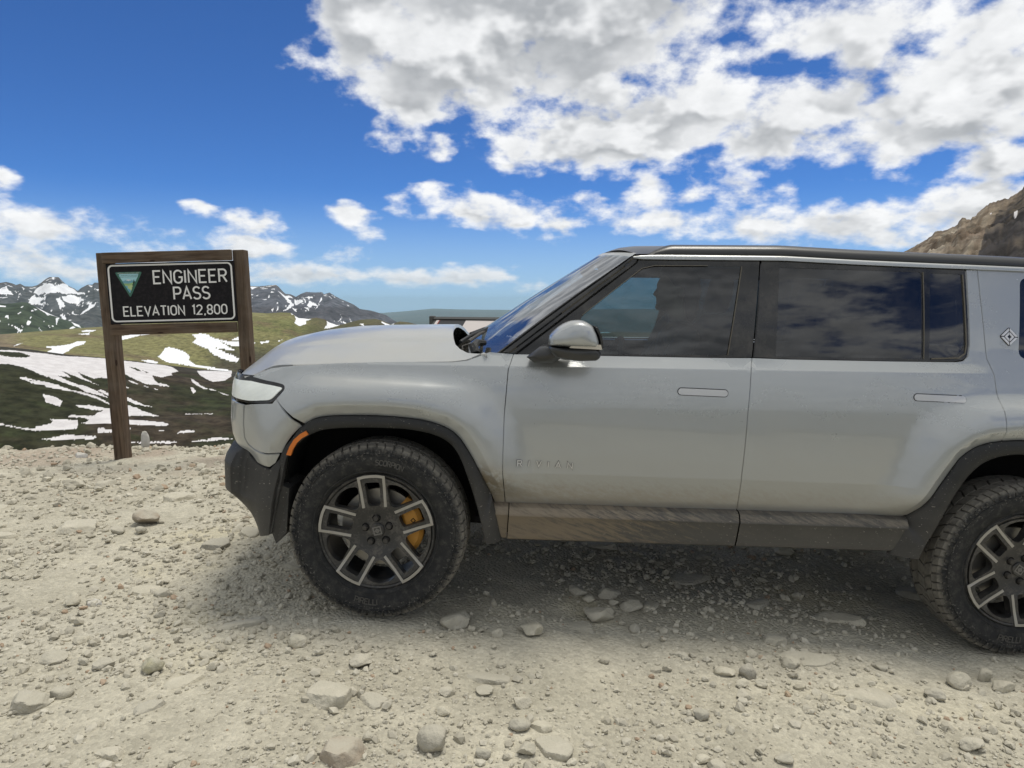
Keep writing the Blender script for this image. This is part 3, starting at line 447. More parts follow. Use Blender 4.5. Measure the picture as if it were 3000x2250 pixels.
def build_ground():
    xs = np.concatenate([np.linspace(-24, -7.2, 24), np.arange(-7, 5.0, 0.032), np.linspace(5.1, 24, 34)])
    ys = np.concatenate([np.linspace(-18, 1.2, 28), np.arange(1.25, 5.2, 0.022), np.arange(5.22, 9.2, 0.034), np.linspace(9.3, 16, 16)])
    X, Y = np.meshgrid(xs, ys, indexing='ij'); Z = ground_z(X, Y)
    edge = np.maximum(sstep(19, 24, np.abs(X)), np.maximum(sstep(-13, -18, Y), sstep(13, 16, Y)))
    Z -= 3.0*edge
    n, m = X.shape; idx = np.arange(n*m).reshape(n, m)
    q = np.stack([idx[:-1, :-1], idx[1:, :-1], idx[1:, 1:], idx[:-1, 1:]], -1).reshape(-1, 4)
    o = np_mesh('ground', np.stack([X, Y, Z], -1).reshape(-1, 3), q, MAT['gravel']); tag(o, kind='structure'); return o
MAT = {}
def gravel_mat():
    m, N = new_mat('pale_gravel'); p = pos(N); s = N.sep(p)
    a = N.noise(p, 0.8, 3, 0.6); b = N.noise(p, 9.0, 4, 0.7)
    vn = N.n('ShaderNodeTexVoronoi'); N.L.new(p, vn.inputs['Vector']); vn.inputs['Scale'].default_value = 62.0
    v1, vc = vn.outputs['Distance'], vn.outputs['Color']
    col = N.mix(N.ss(a, .35, .65), (.415, .39, .31), (.52, .49, .395))
    col = N.mix(N.ss(a, .56, .66, 0, .45), col, (.51, .465, .32))
    col = N.mix(N.math('MULTIPLY', N.ss(s[1], 5.2, 7.6), N.ss(a, .56, .40, 0, .55)), col, (.36, .27, .215))
    # two packed wheel tracks run along the road, finer and paler than the loose gravel
    tr = N.math('ABSOLUTE', N.math('SUBTRACT', N.math('ABSOLUTE', N.math('SUBTRACT', s[1], N.math('ADD', 2.05, N.math('MULTIPLY', a, .5)))), .85))
    col = N.mix(N.ss(tr, .34, .08, 0, .45), col, (.50, .475, .395))
    col = N.mix(1.0, col, N.mix(b, (.74, .74, .74), (1.24, 1.24, 1.24)), blend='MULTIPLY')
    col = N.mix(1.0, col, N.mix(N.sep(vc)[0], (.84, .84, .84), (1.10, 1.10, 1.10)), blend='MULTIPLY')
    setb(N, Base_Color=col, Roughness=0.96, Specular_IOR_Level=0.15)
    vb = N.n('ShaderNodeTexVoronoi'); N.L.new(p, vb.inputs['Vector']); vb.inputs['Scale'].default_value = 62.0
    h = N.math('ADD', N.math('MULTIPLY', N.math('SUBTRACT', 1.0, vb.outputs['Distance']), 0.009), N.math('MULTIPLY', N.noise(p, 70.0, 2, .7), 0.007))
    N.L.new(N.bump(h, 0.8, 1.0), N.b.inputs['Normal'])
    return m
MAT['gravel'] = gravel_mat()
build_ground()

# ------------------------------------------------------------------ stones
def stone_mat(name, base, tint2):
    m, N = new_mat(name); oi = N.n('ShaderNodeObjectInfo').outputs['Random']; p = pos(N)
    a = N.noise(p, 14.0, 4, 0.6); b = N.noise(p, 90.0, 3, 0.7)
    col = N.mix(N.ss(a, .3, .7), base, tint2)
    col = N.mix(1.0, col, N.mix(oi, (.84, .84, .85), (1.12, 1.11, 1.08)), blend='MULTIPLY')
    col = N.mix(1.0, col, N.mix(b, (.85, .85, .85), (1.15, 1.15, 1.15)), blend='MULTIPLY')
    nz = N.sep(N.n('ShaderNodeNewGeometry').outputs['Normal'])[2]
    col = N.mix(N.math('MULTIPLY', N.ss(nz, .35, .95), N.ss(a, .25, .6, .2, .6)), col, (.475, .45, .365))     # road dust settled on top
    setb(N, Base_Color=col, Roughness=0.93, Specular_IOR_Level=0.2)
    h = N.math('MULTIPLY', N.noise(p, 28.0, 4, .65), 0.016)
    N.L.new(N.bump(h, 0.7, 1.0), N.b.inputs['Normal'])
    return m
MAT['stone'] = stone_mat('limestone', (.53, .50, .415), (.45, .425, .345))
MAT['stone_grey'] = stone_mat('grey_stone', (.45, .425, .355), (.385, .365, .305))
MAT['stone_yellow'] = stone_mat('sulphur_stone', (.52, .49, .33), (.46, .44, .36))
MAT['stone_brown'] = stone_mat('brown_stone', (.37, .31, .24), (.42, .385, .32))
MAT['stone_white'] = stone_mat('white_stone', (.58, .57, .54), (.50, .49, .46))
def ico(sub):
    bm = bmesh.new(); bmesh.ops.create_icosphere(bm, subdivisions=sub, radius=1.0)
    v = np.array([x.co[:] for x in bm.verts]); f = np.array([[w.index for w in t.verts] for t in bm.faces]); bm.free(); return v, f
ICO = {k: ico(k) for k in (1, 2, 3, 4)}
def stone_shape(sub, seed, planes=11, sharp=14.0, flat=(1, .8, .6), rough=0.05, plate=False):
    rs = np.random.RandomState(seed); v, f = ICO[sub]
    n = rs.normal(size=(planes, 3)); n /= np.linalg.norm(n, axis=1)[:, None]; d = rs.uniform(.58, 1.0, planes)
    if plate:
        # broken plate: upright side faces at odd angles, nearly flat top and bottom
        a = np.sort(rs.uniform(0, 2*np.pi, 7)); sd_ = np.stack([np.cos(a), np.sin(a), rs.uniform(-.15, .45, 7)], -1); tp = np.array([[rs.normal(0, .12), rs.normal(0, .12), 1], [rs.normal(0, .25), rs.normal(0, .25), .9], [0, 0, -1]])
        n = np.vstack([sd_, tp]); n /= np.linalg.norm(n, axis=1)[:, None]; d = np.r_[rs.uniform(.55, 1.0, 7), .5, .56, .5]
    dots = v@n.T; rad = np.where(dots > .05, d/np.maximum(dots, .05), 9.0); rad = np.minimum(rad, 1.25)
    r = -np.log(np.exp(-sharp*rad).sum(1)+np.exp(-sharp*1.15))/sharp
    if rough and sub >= 3:
        o = rs.uniform(-50, 50, 3)
        r = r*(1+rough*(fbm(v[:, 0]*2.2+o[0], v[:, 1]*2.2+v[:, 2]*1.7+o[1], 4, seed % 97)+.5*fbm(v[:, 2]*6+o[2], v[:, 0]*6+v[:, 1]*4, 3, seed % 89)))
    return v*r[:, None]*np.array(flat), f
def build_gravel():
    rs = np.random.RandomState(4)
    shapes = [stone_shape(1, 100+i, 7, 30.0, (1, rs.uniform(.65, .95), rs.uniform(.45, .8)), 0) for i in range(24)]
    N = 52000
    d = np.exp(rs.uniform(np.log(1.75), np.log(9.6), N)); a = rs.uniform(-56, 50, N)
    # density falls off with distance as the stones one can make out get larger
    x = d*np.sin(np.radians(a)); y = d*np.cos(np.radians(a))
    size = 0.0033*d**0.95*(rs.pareto(2.1, N)*0.42+0.62); size = np.minimum(size, 0.026*np.maximum(1, d/4))
    clump = fbm(x*1.6, y*1.6, 3, 91)
    keep = (rs.uniform(-.55, .35, N) < clump) & (y > 1.3) & (y < 9.0)
    inside = np.zeros(N, bool)
    for wx, wy in WHEELS[:2]: inside |= (np.abs(x-wx) < .22) & (np.abs(y-wy-.02) < .16)
    keep &= ~inside
    x, y, size = x[keep], y[keep], size[keep]; n = len(x); z = ground_z(x, y)
    V = []; F = []; off = 0; rnd = []
    which = rs.randint(0, len(shapes), n)
    for k, (sv, sf) in enumerate(shapes):
        s = np.where(which == k)[0]; c = len(s)
        if not c: continue
        th = rs.uniform(0, 2*np.pi, c); tl = rs.normal(0, .45, c); tm = rs.normal(0, .45, c)
        ct, st = np.cos(th), np.sin(th); P = sv[None, :, :]*size[s][:, None, None]
        py = P[..., 1]*np.cos(tl)[:, None]-P[..., 2]*np.sin(tl)[:, None]; pz = P[..., 1]*np.sin(tl)[:, None]+P[..., 2]*np.cos(tl)[:, None]
        px = P[..., 0]*np.cos(tm)[:, None]+pz*np.sin(tm)[:, None]; pz = -P[..., 0]*np.sin(tm)[:, None]+pz*np.cos(tm)[:, None]
        q = np.stack([px*ct[:, None]-py*st[:, None]+x[s][:, None], px*st[:, None]+py*ct[:, None]+y[s][:, None], pz+(z[s]+size[s]*rs.uniform(.02, .42, c))[:, None]], -1)
        V.append(q.reshape(-1, 3)); nv = len(sv)
        F.append((sf[None]+(np.arange(c)*nv)[:, None, None]+off).reshape(-1, 3)); off += c*nv
        rnd.append(np.repeat(rs.uniform(0, 1, c), nv))
    m, N_ = new_mat('gravel_stones'); r = attr(N_, 'tone'); p = pos(N_)
    col = N_.mix(r, (.385, .36, .29), (.56, .53, .44)); col = N_.mix(N_.ss(r, .965, .98), col, (.38, .29, .21)); col = N_.mix(N_.ss(N_.noise(p, 1.1, 3, 0.6), .58, .72, 0, .4), col, (.52, .48, .34))
    col = N_.mix(1.0, col, N_.mix(N_.noise(p, 60, 2, .6), (.82, .82, .82), (1.16, 1.16, 1.16)), blend='MULTIPLY')
    setb(N_, Base_Color=col, Roughness=.95, Specular_IOR_Level=.15)
    o = np_mesh('loose_gravel', np.concatenate(V), np.concatenate(F), m, smooth=False, attrs={'tone': ('FLOAT', np.concatenate(rnd))})
    tag(o, kind='stuff')
build_gravel()
STONE_MESH = {}
def rock(name, x, y, w, h, dep=None, kind='boulder', rot=0.0, mat='stone', seed=1, sink=0.22, sub=4, tilt=0.0, label=None, cat=None, group=None):
    """one stone lying on the ground, w wide, dep deep and h high in metres"""
    dep = dep or w*.8
    key = (kind, seed, sub)
    if key not in STONE_MESH:
        pl, sh, rg = {'boulder': (10, 30., .10), 'slab': (10, 40., .06), 'wedge': (7, 44., .07), 'pebble': (9, 16., .04)}[kind]
        v, f = stone_shape(sub, seed, pl, sh, (1, 1, 1), rg, kind == 'slab'); v = v-(v.max(0)+v.min(0))/2; v = v/(v.max(0)-v.min(0))
        me = bpy.data.meshes.new('stone'); me.from_pydata([tuple(q) for q in v], [], [tuple(int(i) for i in t) for t in f]); me.update()
        me.polygons.foreach_set('use_smooth', np.ones(len(f), bool)); me.set_sharp_from_angle(angle=R_(32))
        STONE_MESH[key] = me
    me = STONE_MESH[key]
    mk = key+(mat,)
    if mk not in STONE_MESH:
        c = me.copy(); c.materials.clear(); c.materials.append(MAT[mat]); STONE_MESH[mk] = c
    o = bpy.data.objects.new(name, STONE_MESH[mk]); link(o)
    o.scale = (w, dep, h); o.rotation_euler = (tilt, 0, rot); o.location = (x, y, float(ground_z(x, y))+h*(.5-sink))
    tag(o, label, cat, group); return o

# ------------------------------------------------------------------ single stones
LANDMARK = [  # x, y, width, height, kind, material, label
 (0.44, 3.45, .150, .085, 'boulder', 'stone', 'rounded pale boulder in front of the stone cluster below the front door'),
 (0.53, 3.72, .142, .060, 'boulder', 'stone_grey', 'flat-topped stone at the back of the cluster below the front door'),
 (0.36, 3.72, .110, .050, 'boulder', 'stone_grey', 'leftmost stone of the cluster below the front door'),
 (0.63, 3.60, .124, .062, 'boulder', 'stone', 'rightmost stone of the cluster below the front door'),
 (0.09, 3.22, .112, .072, 'boulder', 'stone', 'pale angular stone alone in front of the stone cluster'),
 (-0.07, 3.17, .058, .045, 'boulder', 'stone', None),
 (-0.28, 3.29, .152, .075, 'wedge', 'stone', 'wedge-shaped stone right beside the front tyre on the gravel'),
 (-0.19, 3.23, .040, .030, 'boulder', 'stone', None),
 (0.41, 3.65, .070, .040, 'boulder', 'stone', None), (0.54, 3.61, .055, .038, 'boulder', 'stone', None),
 (-2.53, 4.78, .192, .115, 'boulder', 'stone_brown', 'rounded tan boulder standing proud of the gravel left of the bumper'),
 (-2.98, 4.72, .325, .075, 'slab', 'stone', 'long flat slab in the gravel below the sign post'),
 (-2.59, 5.40, .240, .085, 'slab', 'stone', 'tilted flat slab between the sign and the bumper'),
 (-3.68, 5.83, .165, .095, 'boulder', 'stone', 'lumpy pale stone in front of the left sign post'),
 (-1.49, 2.79, .100, .080, 'wedge', 'stone_yellow', 'pale yellow stone at the lower left'),
 (-1.72, 2.84, .090, .038, 'boulder', 'stone', None), (-1.97, 2.90, .115, .040, 'boulder', 'stone', None),
 (-0.96, 3.03, .086, .055, 'boulder', 'stone', 'pale stone left of and in front of the front tyre'),
 (-1.25, 2.81, .050, .038, 'boulder', 'stone', None),
 (-1.73, 4.53, .152, .055, 'slab', 'stone', 'low slab nearest the front bumper'),
 (-1.86, 4.31, .190, .048, 'slab', 'stone_grey', 'flat grey slab just left of the front wheel'),
 (-2.12, 3.45, .095, .032, 'slab', 'stone_white', 'small white chip of stone alone on the left gravel'),
 (-0.71, 2.58, .176, .060, 'slab', 'stone', 'broad flat whitish stone at the lower middle left'),
 (-0.28, 2.32, .112, .095, 'wedge', 'stone_grey', 'long grey wedge of rock pointing down at the bottom edge'),
 (-0.59, 2.25, .168, .070, 'slab', 'stone_brown', 'brown block of rock cut off by the bottom edge'),
 (0.03, 2.47, .085, .045, 'wedge', 'stone', None), (0.04, 2.62, .074, .045, 'boulder', 'stone', None), (0.05, 2.33, .070, .045, 'wedge', 'stone', None),
 (0.11, 2.49, .085, .030, 'slab', 'stone', None), (-0.26, 2.67, .068, .034, 'boulder', 'stone', None), (-0.11, 2.70, .075, .036, 'boulder', 'stone', None),
 (0.15, 2.37, .140, .035, 'slab', 'stone', 'broad stone sunk flush in the gravel at the bottom middle'),
 (-0.10, 2.30, .054, .040, 'boulder', 'stone', None), (-0.51, 2.35, .040, .040, 'wedge', 'stone', None),
 (-1.84, 2.55, .150, .060, 'boulder', 'stone', 'pale boulder at the left edge near the bottom corner'), (-1.76, 2.62, .085, .042, 'boulder', 'stone', None),
 (-0.64, 2.85, .096, .052, 'boulder', 'stone', 'rounded stone casting a dark foot shadow below the front tyre'),
 (2.00, 3.01, .106, .078, 'wedge', 'stone', 'angular stone with a bright top in front of the rear tyre'), (2.18, 3.10, .070, .066, 'wedge', 'stone', 'small pointed stone closest to the rear tyre'),
 (2.20, 3.01, .108, .050, 'boulder', 'stone', 'low stone at the right edge in front of the rear tyre'), (1.81, 2.87, .085, .055, 'boulder', 'stone', 'roundish stone down and left of the rear tyre'),
 (1.04, 2.96, .085, .075, 'wedge', 'stone_grey', 'leaning grey stone in the heap below the rear door'), (0.94, 2.97, .096, .045, 'boulder', 'stone', None), (0.98, 2.87, .064, .036, 'boulder', 'stone', None),
 (1.07, 2.88, .055, .038, 'boulder', 'stone', None), (1.27, 3.06, .086, .048, 'boulder', 'stone', None), (1.69, 3.08, .065, .028, 'boulder', 'stone', None),
 (0.74, 2.61, .064, .045, 'boulder', 'stone_grey', None), (0.98, 2.39, .068, .036, 'wedge', 'stone', None), (0.72, 2.33, .066, .032, 'boulder', 'stone', None), (0.68, 2.36, .052, .030, 'boulder', 'stone', None),
 (1.75, 2.53, .102, .050, 'wedge', 'stone', 'sloping stone near the lower right corner'), (1.28, 3.29, .132, .050, 'slab', 'stone', 'flat slab under the rear door at the edge of the shade'),
 (-3.99, 7.60, .110, .215, 'wedge', 'stone_white', 'upright white stone standing on the brow right of the sign post'),
 (-4.55, 7.55, .110, .080, 'boulder', 'stone', 'knob of stone on the brow left of the sign post'),
 (-4.37, 7.06, .150, .060, 'slab', 'stone_white', 'white slab on the gravel left of the sign post'),
 (-3.76, 7.56, .150, .035, 'slab', 'stone_brown', 'flat brown stone on the brow right of the upright white stone'),
]
def build_rocks():
    rs = np.random.RandomState(12); used = []
    g = 'loose stones on the gravel'; gl = 'small loose pale stone lying on the gravel road'
    for i, (x, y, w, h, kind, mt, lab) in enumerate(LANDMARK):
        up = lab and 'upright' in lab
        rock('rock', x, y, w, h, w*(.8 if not up else .7), kind, rs.uniform(-.5, .5), mt, 300+i, sink=.10 if up else (.16 if kind != 'slab' else .34), sub=4 if lab else 3,
             label=lab or gl, cat='rock' if lab else 'stone', group=None if lab else g)
        used.append((x, y, w))
    n = 0
    while n < 255:
        d = math.exp(rs.uniform(math.log(1.95), math.log(7.9))); a = rs.uniform(-40, 38); x = d*math.sin(R_(a)); y = d*math.cos(R_(a))
        if y < 1.6 or y > 7.7: continue
        w = min(0.0095*d**1.05*(rs.pareto(2.2)*.5+.75), .024*d)
        if any(abs(x-ux) < (uw+w)*.55 and abs(y-uy) < (uw+w)*.5 for ux, uy, uw in used): continue
        if any(abs(x-wx) < .26+w and abs(y-wy) < .2+w for wx, wy in WHEELS): continue
        if abs(x+3.67) < .2 and abs(y-6.95) < .25: continue
        kind = ['boulder', 'boulder', 'wedge', 'slab'][rs.randint(4)]
        rock('rock', x, y, w, w*(rs.uniform(.45, .75) if kind != 'slab' else rs.uniform(.22, .35)), w*rs.uniform(.6, 1.0), kind, rs.uniform(0, 6.28), ['stone', 'stone', 'stone', 'stone_grey', 'stone_yellow' if rs.rand() < .15 else 'stone'][rs.randint(5)],
             500+rs.randint(16), sink=rs.uniform(.08, .3) if kind != 'slab' else .35, sub=3, label=gl, cat='stone', group=g)
        used.append((x, y, w)); n += 1
    # flat bedrock plates worn level with the road
    for i in range(30):
        d = math.exp(rs.uniform(math.log(2.2), math.log(6.5))); a = rs.uniform(-38, 36); x = d*math.sin(R_(a)); y = d*math.cos(R_(a)); w = rs.uniform(.10, .30)*(.5+d/6)
        if any(abs(x-wx) < .3+w*.5 and abs(y-wy) < .3+w*.5 for wx, wy in WHEELS): continue
        rock('embedded_stone', x, y, w, .05+.05*w, w*rs.uniform(.45, .8), 'slab', rs.uniform(-.6, .6), 'stone', 540+i % 9, sink=.62, sub=3, label='flat stone worn level with the gravel road surface', cat='stone', group='stones embedded in the road')
build_rocks()
# ------------------------------------------------------------------ the car: body surfaces in car space
# u: metres behind the front axle, v: metres inboard of the outer tyre face (left side), w: metres above the ground
BT = 0.03                                             # the body stands slightly nose-down on its springs
HUB_R = 3.08
PLAN = np.array([(4.17, 1.04), (4.17, 1.0), (4.165, .55), (4.145, .30), (4.10, .15), (4.02, .06), (3.92, .02), (3.78, .003), (3.6, 0.0), (-.30, 0.0), (-.42, .004), (-.52, .020), (-.60, .048), (-.675, .095), (-.745, .165), (-.80, .26), (-.842, .40), (-.872, .62), (-.89, 1.0), (-.89, 1.04)])
def _plan():
    # resample the plan curve smoothly; s equals u along the straight side
    pts = PLAN; t = np.r_[0, np.cumsum(np.hypot(*np.diff(pts, axis=0).T))]
    tt = np.linspace(0, t[-1], 3000)
    pu = pchip_cols(t, pts[:, 0][None], tt)[0]; pv = pchip_cols(t, pts[:, 1][None], tt)[0]
    d = np.r_[0, np.cumsum(np.hypot(np.diff(pu), np.diff(pv)))]
    i0 = np.argmin(np.abs(pu)); s = (d[i0]+pu[i0])-d
    du = np.gradient(pu, d); dv = np.gradient(pv, d)
    nu, nv = dv, -du; l = np.hypot(nu, nv)             # inward normal
    return s[::-1], pu[::-1], pv[::-1], (nu/l)[::-1], (nv/l)[::-1]
PS, PU, PV, PNU, PNV = _plan()
CREASE = [(-.9, 1.03), (-.70, 1.095), (-.6, 1.155), (-.5, 1.185), (-.35, 1.203), (-.235, 1.212), (.57, 1.229), (1.7, 1.251), (2.7, 1.272), (4.2, 1.30)]
def crease_w(s): return np.interp(s, *np.array(CREASE).T)
def belt_w(s): return 1.277+0.0165*s
ARCH_F = np.array([(-.535, .38), (-.505, .60), (-.468, .781), (-.376, .913), (-.294, .960), (-.171, .976), (.013, .984), (.157, .979), (.282, .952), (.346, .913), (.399, .846), (.463, .741), (.527, .611), (.56, .52)])
ARCH_R = np.array([(2.50, .52), (2.545, .63), (2.592, .728), (2.664, .865), (2.719, .959), (2.780, 1.012), (2.852, 1.041), (2.999, 1.061), (3.16, 1.064), (3.30, 1.05), (3.40, 1.02), (3.48, .95), (3.55, .85), (3.60, .73), (3.64, .60)])
def poly_dist(px, py, P):
    d = np.full(np.shape(px), 9.0)
    for (x0, y0), (x1, y1) in zip(P[:-1], P[1:]):
        dx, dy = x1-x0, y1-y0; t = np.clip(((px-x0)*dx+(py-y0)*dy)/(dx*dx+dy*dy), 0, 1)
        d = np.minimum(d, np.hypot(px-x0-t*dx, py-y0-t*dy))
    return d
_DW = np.array([0.30, .565, .73, .82, .90, .97, 1.05])
_DV = np.array([.120, .094, .036, .030, .0295, .032, .039])
def side_depth(s, w):
    """inward offset of the skin from the plan curve"""
    s = np.asarray(s, float); w = np.asarray(w, float); ww = w-BT*np.clip(s, -.9, 9)
    cr = crease_w(s); be = belt_w(s)
    lo = np.interp(ww, _DW, _DV)
    # rounded lower edge line of the doors
    t = np.clip((ww-1.05)/np.maximum(cr-1.05, .02), 0, 1.3)
    up = .039+.018*t+.019*t**2
    crv = .076
    top = crv+(ww-cr)*.78
    top = np.where(ww > be, crv+(be-cr)*.78+(ww-be)*.22+np.clip(ww-be, 0, 1)**2*.12, top)
    d = np.where(ww < 1.05, lo, np.where(ww < cr, up, top))
    # behind the rear door the shoulder flows into the pillar
    k = sstep(2.55, 2.95, s); flow = .039+np.clip((ww-1.05)/.33, 0, 1)**1.3*.085+np.clip(ww-1.38, 0, 1)*.21+np.clip(ww-1.38, 0, 1)**2*.12
    d = np.where(ww > 1.05, d*(1-k)+flow*k, d)
    # nose
    kn = sstep(-.50, -.80, s)
    nose = np.interp(ww, [.60, .70, .78, .84, .90, 1.0, 1.08, 1.13, 1.18, 1.3], [.12, .075, .030, .008, 0, 0, .006, .016, .036, .12])
    d = d*(1-kn)+nose*kn
    # wheel-arch flares
    for P in (ARCH_F, ARCH_R):
        t = poly_dist(s, w, P)
        kf = sstep(.27, .06, t); peak = -.022
        fl = np.where(t < .0525, peak+(.0525-t)*.72, peak)
        up_ok = sstep(1.20, 1.10, ww); kf = kf*up_ok*sstep(-.78, -.50, s)*sstep(.60, .78, w)
        d = d*(1-kf)+fl*kf
    return d
def skin(s, w, off=0.0):
    """point of the body side; off > 0 moves inboard"""
    s = np.asarray(s, float); w = np.asarray(w, float); d = side_depth(s, w)+off
    return np.stack([np.interp(s, PS, PU)+np.interp(s, PS, PNU)*d, np.interp(s, PS, PV)+np.interp(s, PS, PNV)*d, w+0*s], -1)
def skin_n(s, w, h=0.0025):
    a = skin(s+h, w)-skin(s-h, w); b = skin(s, w+h)-skin(s, w-h)
    n = np.cross(a, b); n /= np.linalg.norm(n, axis=-1)[..., None]
    return n
# bonnet
HOOD_C = [(-.95, 1.16), (-.87, 1.215), (-.833, 1.236), (-.696, 1.283), (-.513, 1.327), (-.331, 1.353), (-.149, 1.366), (.126, 1.379), (.254, 1.384), (.60, 1.395)]
HOOD_S = [(-.95, 1.10), (-.70, 1.125), (-.64, 1.145), (-.613, 1.160), (-.557, 1.182), (-.463, 1.198), (-.211, 1.219), (.294, 1.240), (.367, 1.250), (.46, 1.288), (.60, 1.31)]
def hood_front(v): return np.interp(v, [.05, .09, .15, .26, .42, .65, 1.0], [-.605, -.652, -.705, -.757, -.797, -.828, -.845])
def hood(u, v):
    u = np.asarray(u, float); v = np.asarray(v, float); vm = np.where(v > 1, 2-v, v)
    c = np.interp(u, *np.array(HOOD_C).T); sd = np.interp(u, *np.array(HOOD_S).T)
    q = np.clip((vm-.083)/.917, 0, 1)
    z = sd+(c-sd)*(1-(1-q)**2.3)+.006*sstep(.36, .44, vm)*sstep(-.75, -.4, u)-.004
    e = np.clip((u-hood_front(vm))/.20, 0, 1)
    z = 1.128+(z-1.128)*(1-(1-e)**2.4)
    return np.stack([u, v, z+BT*u], -1)
def hood_n(u, v, h=.006):
    a = hood(u+h, v)-hood(u-h, v); b = hood(u, v+h)-hood(u, v-h); n = np.cross(a, b); n /= np.linalg.norm(n, axis=-1)[..., None]; return np.where(n[..., 2:3] < 0, -n, n)
# windscreen, q = -1 (left edge) .. 1, t = 0 (cowl) .. 1 (header)
def screen(q, t, off=0.0):
    q = np.asarray(q, float); t = np.asarray(t, float); lerp = lambda a, b: a+(b-a)*t
    ve = lerp(.135, .262); eu, ew = lerp(.505, 1.128), lerp(1.285, 1.772); cu, cw = lerp(.255, 1.045), lerp(1.255, 1.812)
    cw = cw+.010*np.sin(np.pi*np.clip(t, 0, 1)); ew = ew+.010*np.sin(np.pi*np.clip(t, 0, 1))
    u = cu+(eu-cu)*q*q; w = cw+(ew-cw)*q*q; v = 1+(1-ve)*q
    return np.stack([u+off*.55, v+0*t, w-off*.83+BT*u], -1)
# roof
def roof(u, v):
    u = np.asarray(u, float); v = np.asarray(v, float); vm = np.where(v > 1, 2-v, v)
    c = np.interp(u, [1.0, 1.046, 1.10, 1.144, 1.211, 1.44, 2.05, 2.6, 3.4, 4.0, 4.15], [1.79, 1.815, 1.842, 1.857, 1.868, 1.878, 1.884, 1.884, 1.868, 1.84, 1.82])
    sd = np.interp(u, [1.0, 1.12, 1.3, 2.0, 3.0, 4.15], [1.772, 1.784, 1.796, 1.806, 1.800, 1.770])
    q = np.clip((1-vm)/.735, 0, 1.02)
    return np.stack([u, v, sd+(c-sd)*(1-q**2.6)+BT*u], -1)

# ------------------------------------------------------------------ car materials
def dust_nodes(N, lo=0.45, hi=1.25, top=0.0):
    """film of road dust, thicker towards the sills, in car space"""
    p = objco(N); s = N.sep(p)
    a = N.noise(N.vmath('MULTIPLY', p, (1.0, 1.0, 2.2)), 2.3, 4, .62); f = N.noise(p, 55.0, 3, .7)
    k = N.math('ADD', N.ss(s[2], lo, hi, 1.0, 0.28), N.math('MULTIPLY', N.math('SUBTRACT', a, .5), .9))
    k = N.math('ADD', k, N.math('MULTIPLY', N.math('SUBTRACT', f, .5), .22))
    return p, s, k, a, f
def paint_mat():
    m, N = new_mat('silver_paint'); p, s, k, a, f = dust_nodes(N)
    flake = N.noise(p, 900.0, 1, .5)
    base = N.mix(N.math('MULTIPLY', flake, .25), (.365, .39, .405), (.44, .465, .475))
    nz = N.sep(N.n('ShaderNodeNewGeometry').outputs['Normal'])[2]
    d = N.math('MAXIMUM', N.ss(k, .15, 1.25, .06, .55), N.math('MULTIPLY', N.ss(nz, .45, .95), N.ss(a, .3, .6, .35, .62)))
    # dark flecks of dried mud thrown along the doors
    fl = N.math('MULTIPLY', N.ss(N.noise(N.vmath('MULTIPLY', p, (14.0, 14.0, 34.0)), 2.4, 2, .6), .80, .815), N.ss(s[2], .55, 1.10, .8, .0))
    col = N.mix(d, base, (.37, .36, .32)); col = N.mix(fl, col, (.10, .085, .06))
    # mud sprayed behind the front wheel
    mud = N.math('MULTIPLY', N.math('MULTIPLY', N.ss(s[0], .66, .47), N.ss(s[0], .28, .40)), N.math('MULTIPLY', N.ss(s[2], .84, .68), N.ss(N.noise(p, 26.0, 4, .7), .36, .56)))
    col = N.mix(mud, col, (.19, .145, .085))
    # tan spray over the lower doors, heaviest towards the front wheel
    ww = N.math('SUBTRACT', s[2], N.math('MULTIPLY', s[0], BT)); sp2 = N.noise(N.vmath('ADD', N.vmath('MULTIPLY', p, (7.0, 1.0, 16.0)), N.comb(0.0, 0.0, N.math('MULTIPLY', s[0], 6.0))), 3.0, 5, .75)
    m2 = N.math('MULTIPLY', N.ss(N.math('ADD', N.ss(ww, .80, .56), N.math('MULTIPLY', N.math('SUBTRACT', sp2, .5), 1.3)), .25, 1.1), N.ss(s[0], 2.6, .5, .25, .75))
    col = N.mix(m2, col, (.27, .235, .175)); d = N.math('MAXIMUM', d, m2)
    setb(N, Base_Color=col, Metallic=N.mixf(d, .42, .0), Roughness=N.mixf(d, .24, .60), Specular_IOR_Level=.5, Coat_Weight=N.mixf(d, .9, .25), Coat_Roughness=N.mixf(d, .03, .25))
    return m
def clad_mat(name, base, dustiness, mudx=False):
    m, N = new_mat(name); p, s, k, a, f = dust_nodes(N, .35, 1.05)
    sp = N.ss(N.noise(N.vmath('MULTIPLY', p, (1, 1, 1.6)), 70.0, 2, .6), .66, .72)
    d = N.math('MULTIPLY', N.ss(k, .1, 1.4), dustiness, clamp=True)
    col = N.mix(d, base, (.27, .25, .215)); col = N.mix(N.math('MULTIPLY', sp, .5), col, (.33, .31, .27))
    if mudx:
        st = N.noise(N.vmath('ADD', N.vmath('MULTIPLY', p, (4.0, 1.0, 26.0)), N.comb(0.0, 0.0, N.math('MULTIPLY', s[0], 9.0))), 2.2, 5, .75)
        mk = N.math('ADD', N.ss(s[0], 2.1, .45), N.math('MULTIPLY', N.math('SUBTRACT', st, .5), 2.4))
        col = N.mix(N.math('MULTIPLY', N.ss(mk, .30, 1.0), N.ss(s[0], .35, .5, 0, .85)), col, (.21, .17, .12))
        ledge = N.ss(N.math('SUBTRACT', s[2], N.math('MULTIPLY', s[0], BT)), .515, .535)
        col = N.mix(N.math('MULTIPLY', ledge, N.ss(st, .35, .65, .05, .5)), col, (.29, .25, .19))
    setb(N, Base_Color=col, Roughness=N.mixf(d, .55, .9), Specular_IOR_Level=.4)
    N.L.new(N.bump(f, .12, .002), N.b.inputs['Normal'])
    return m
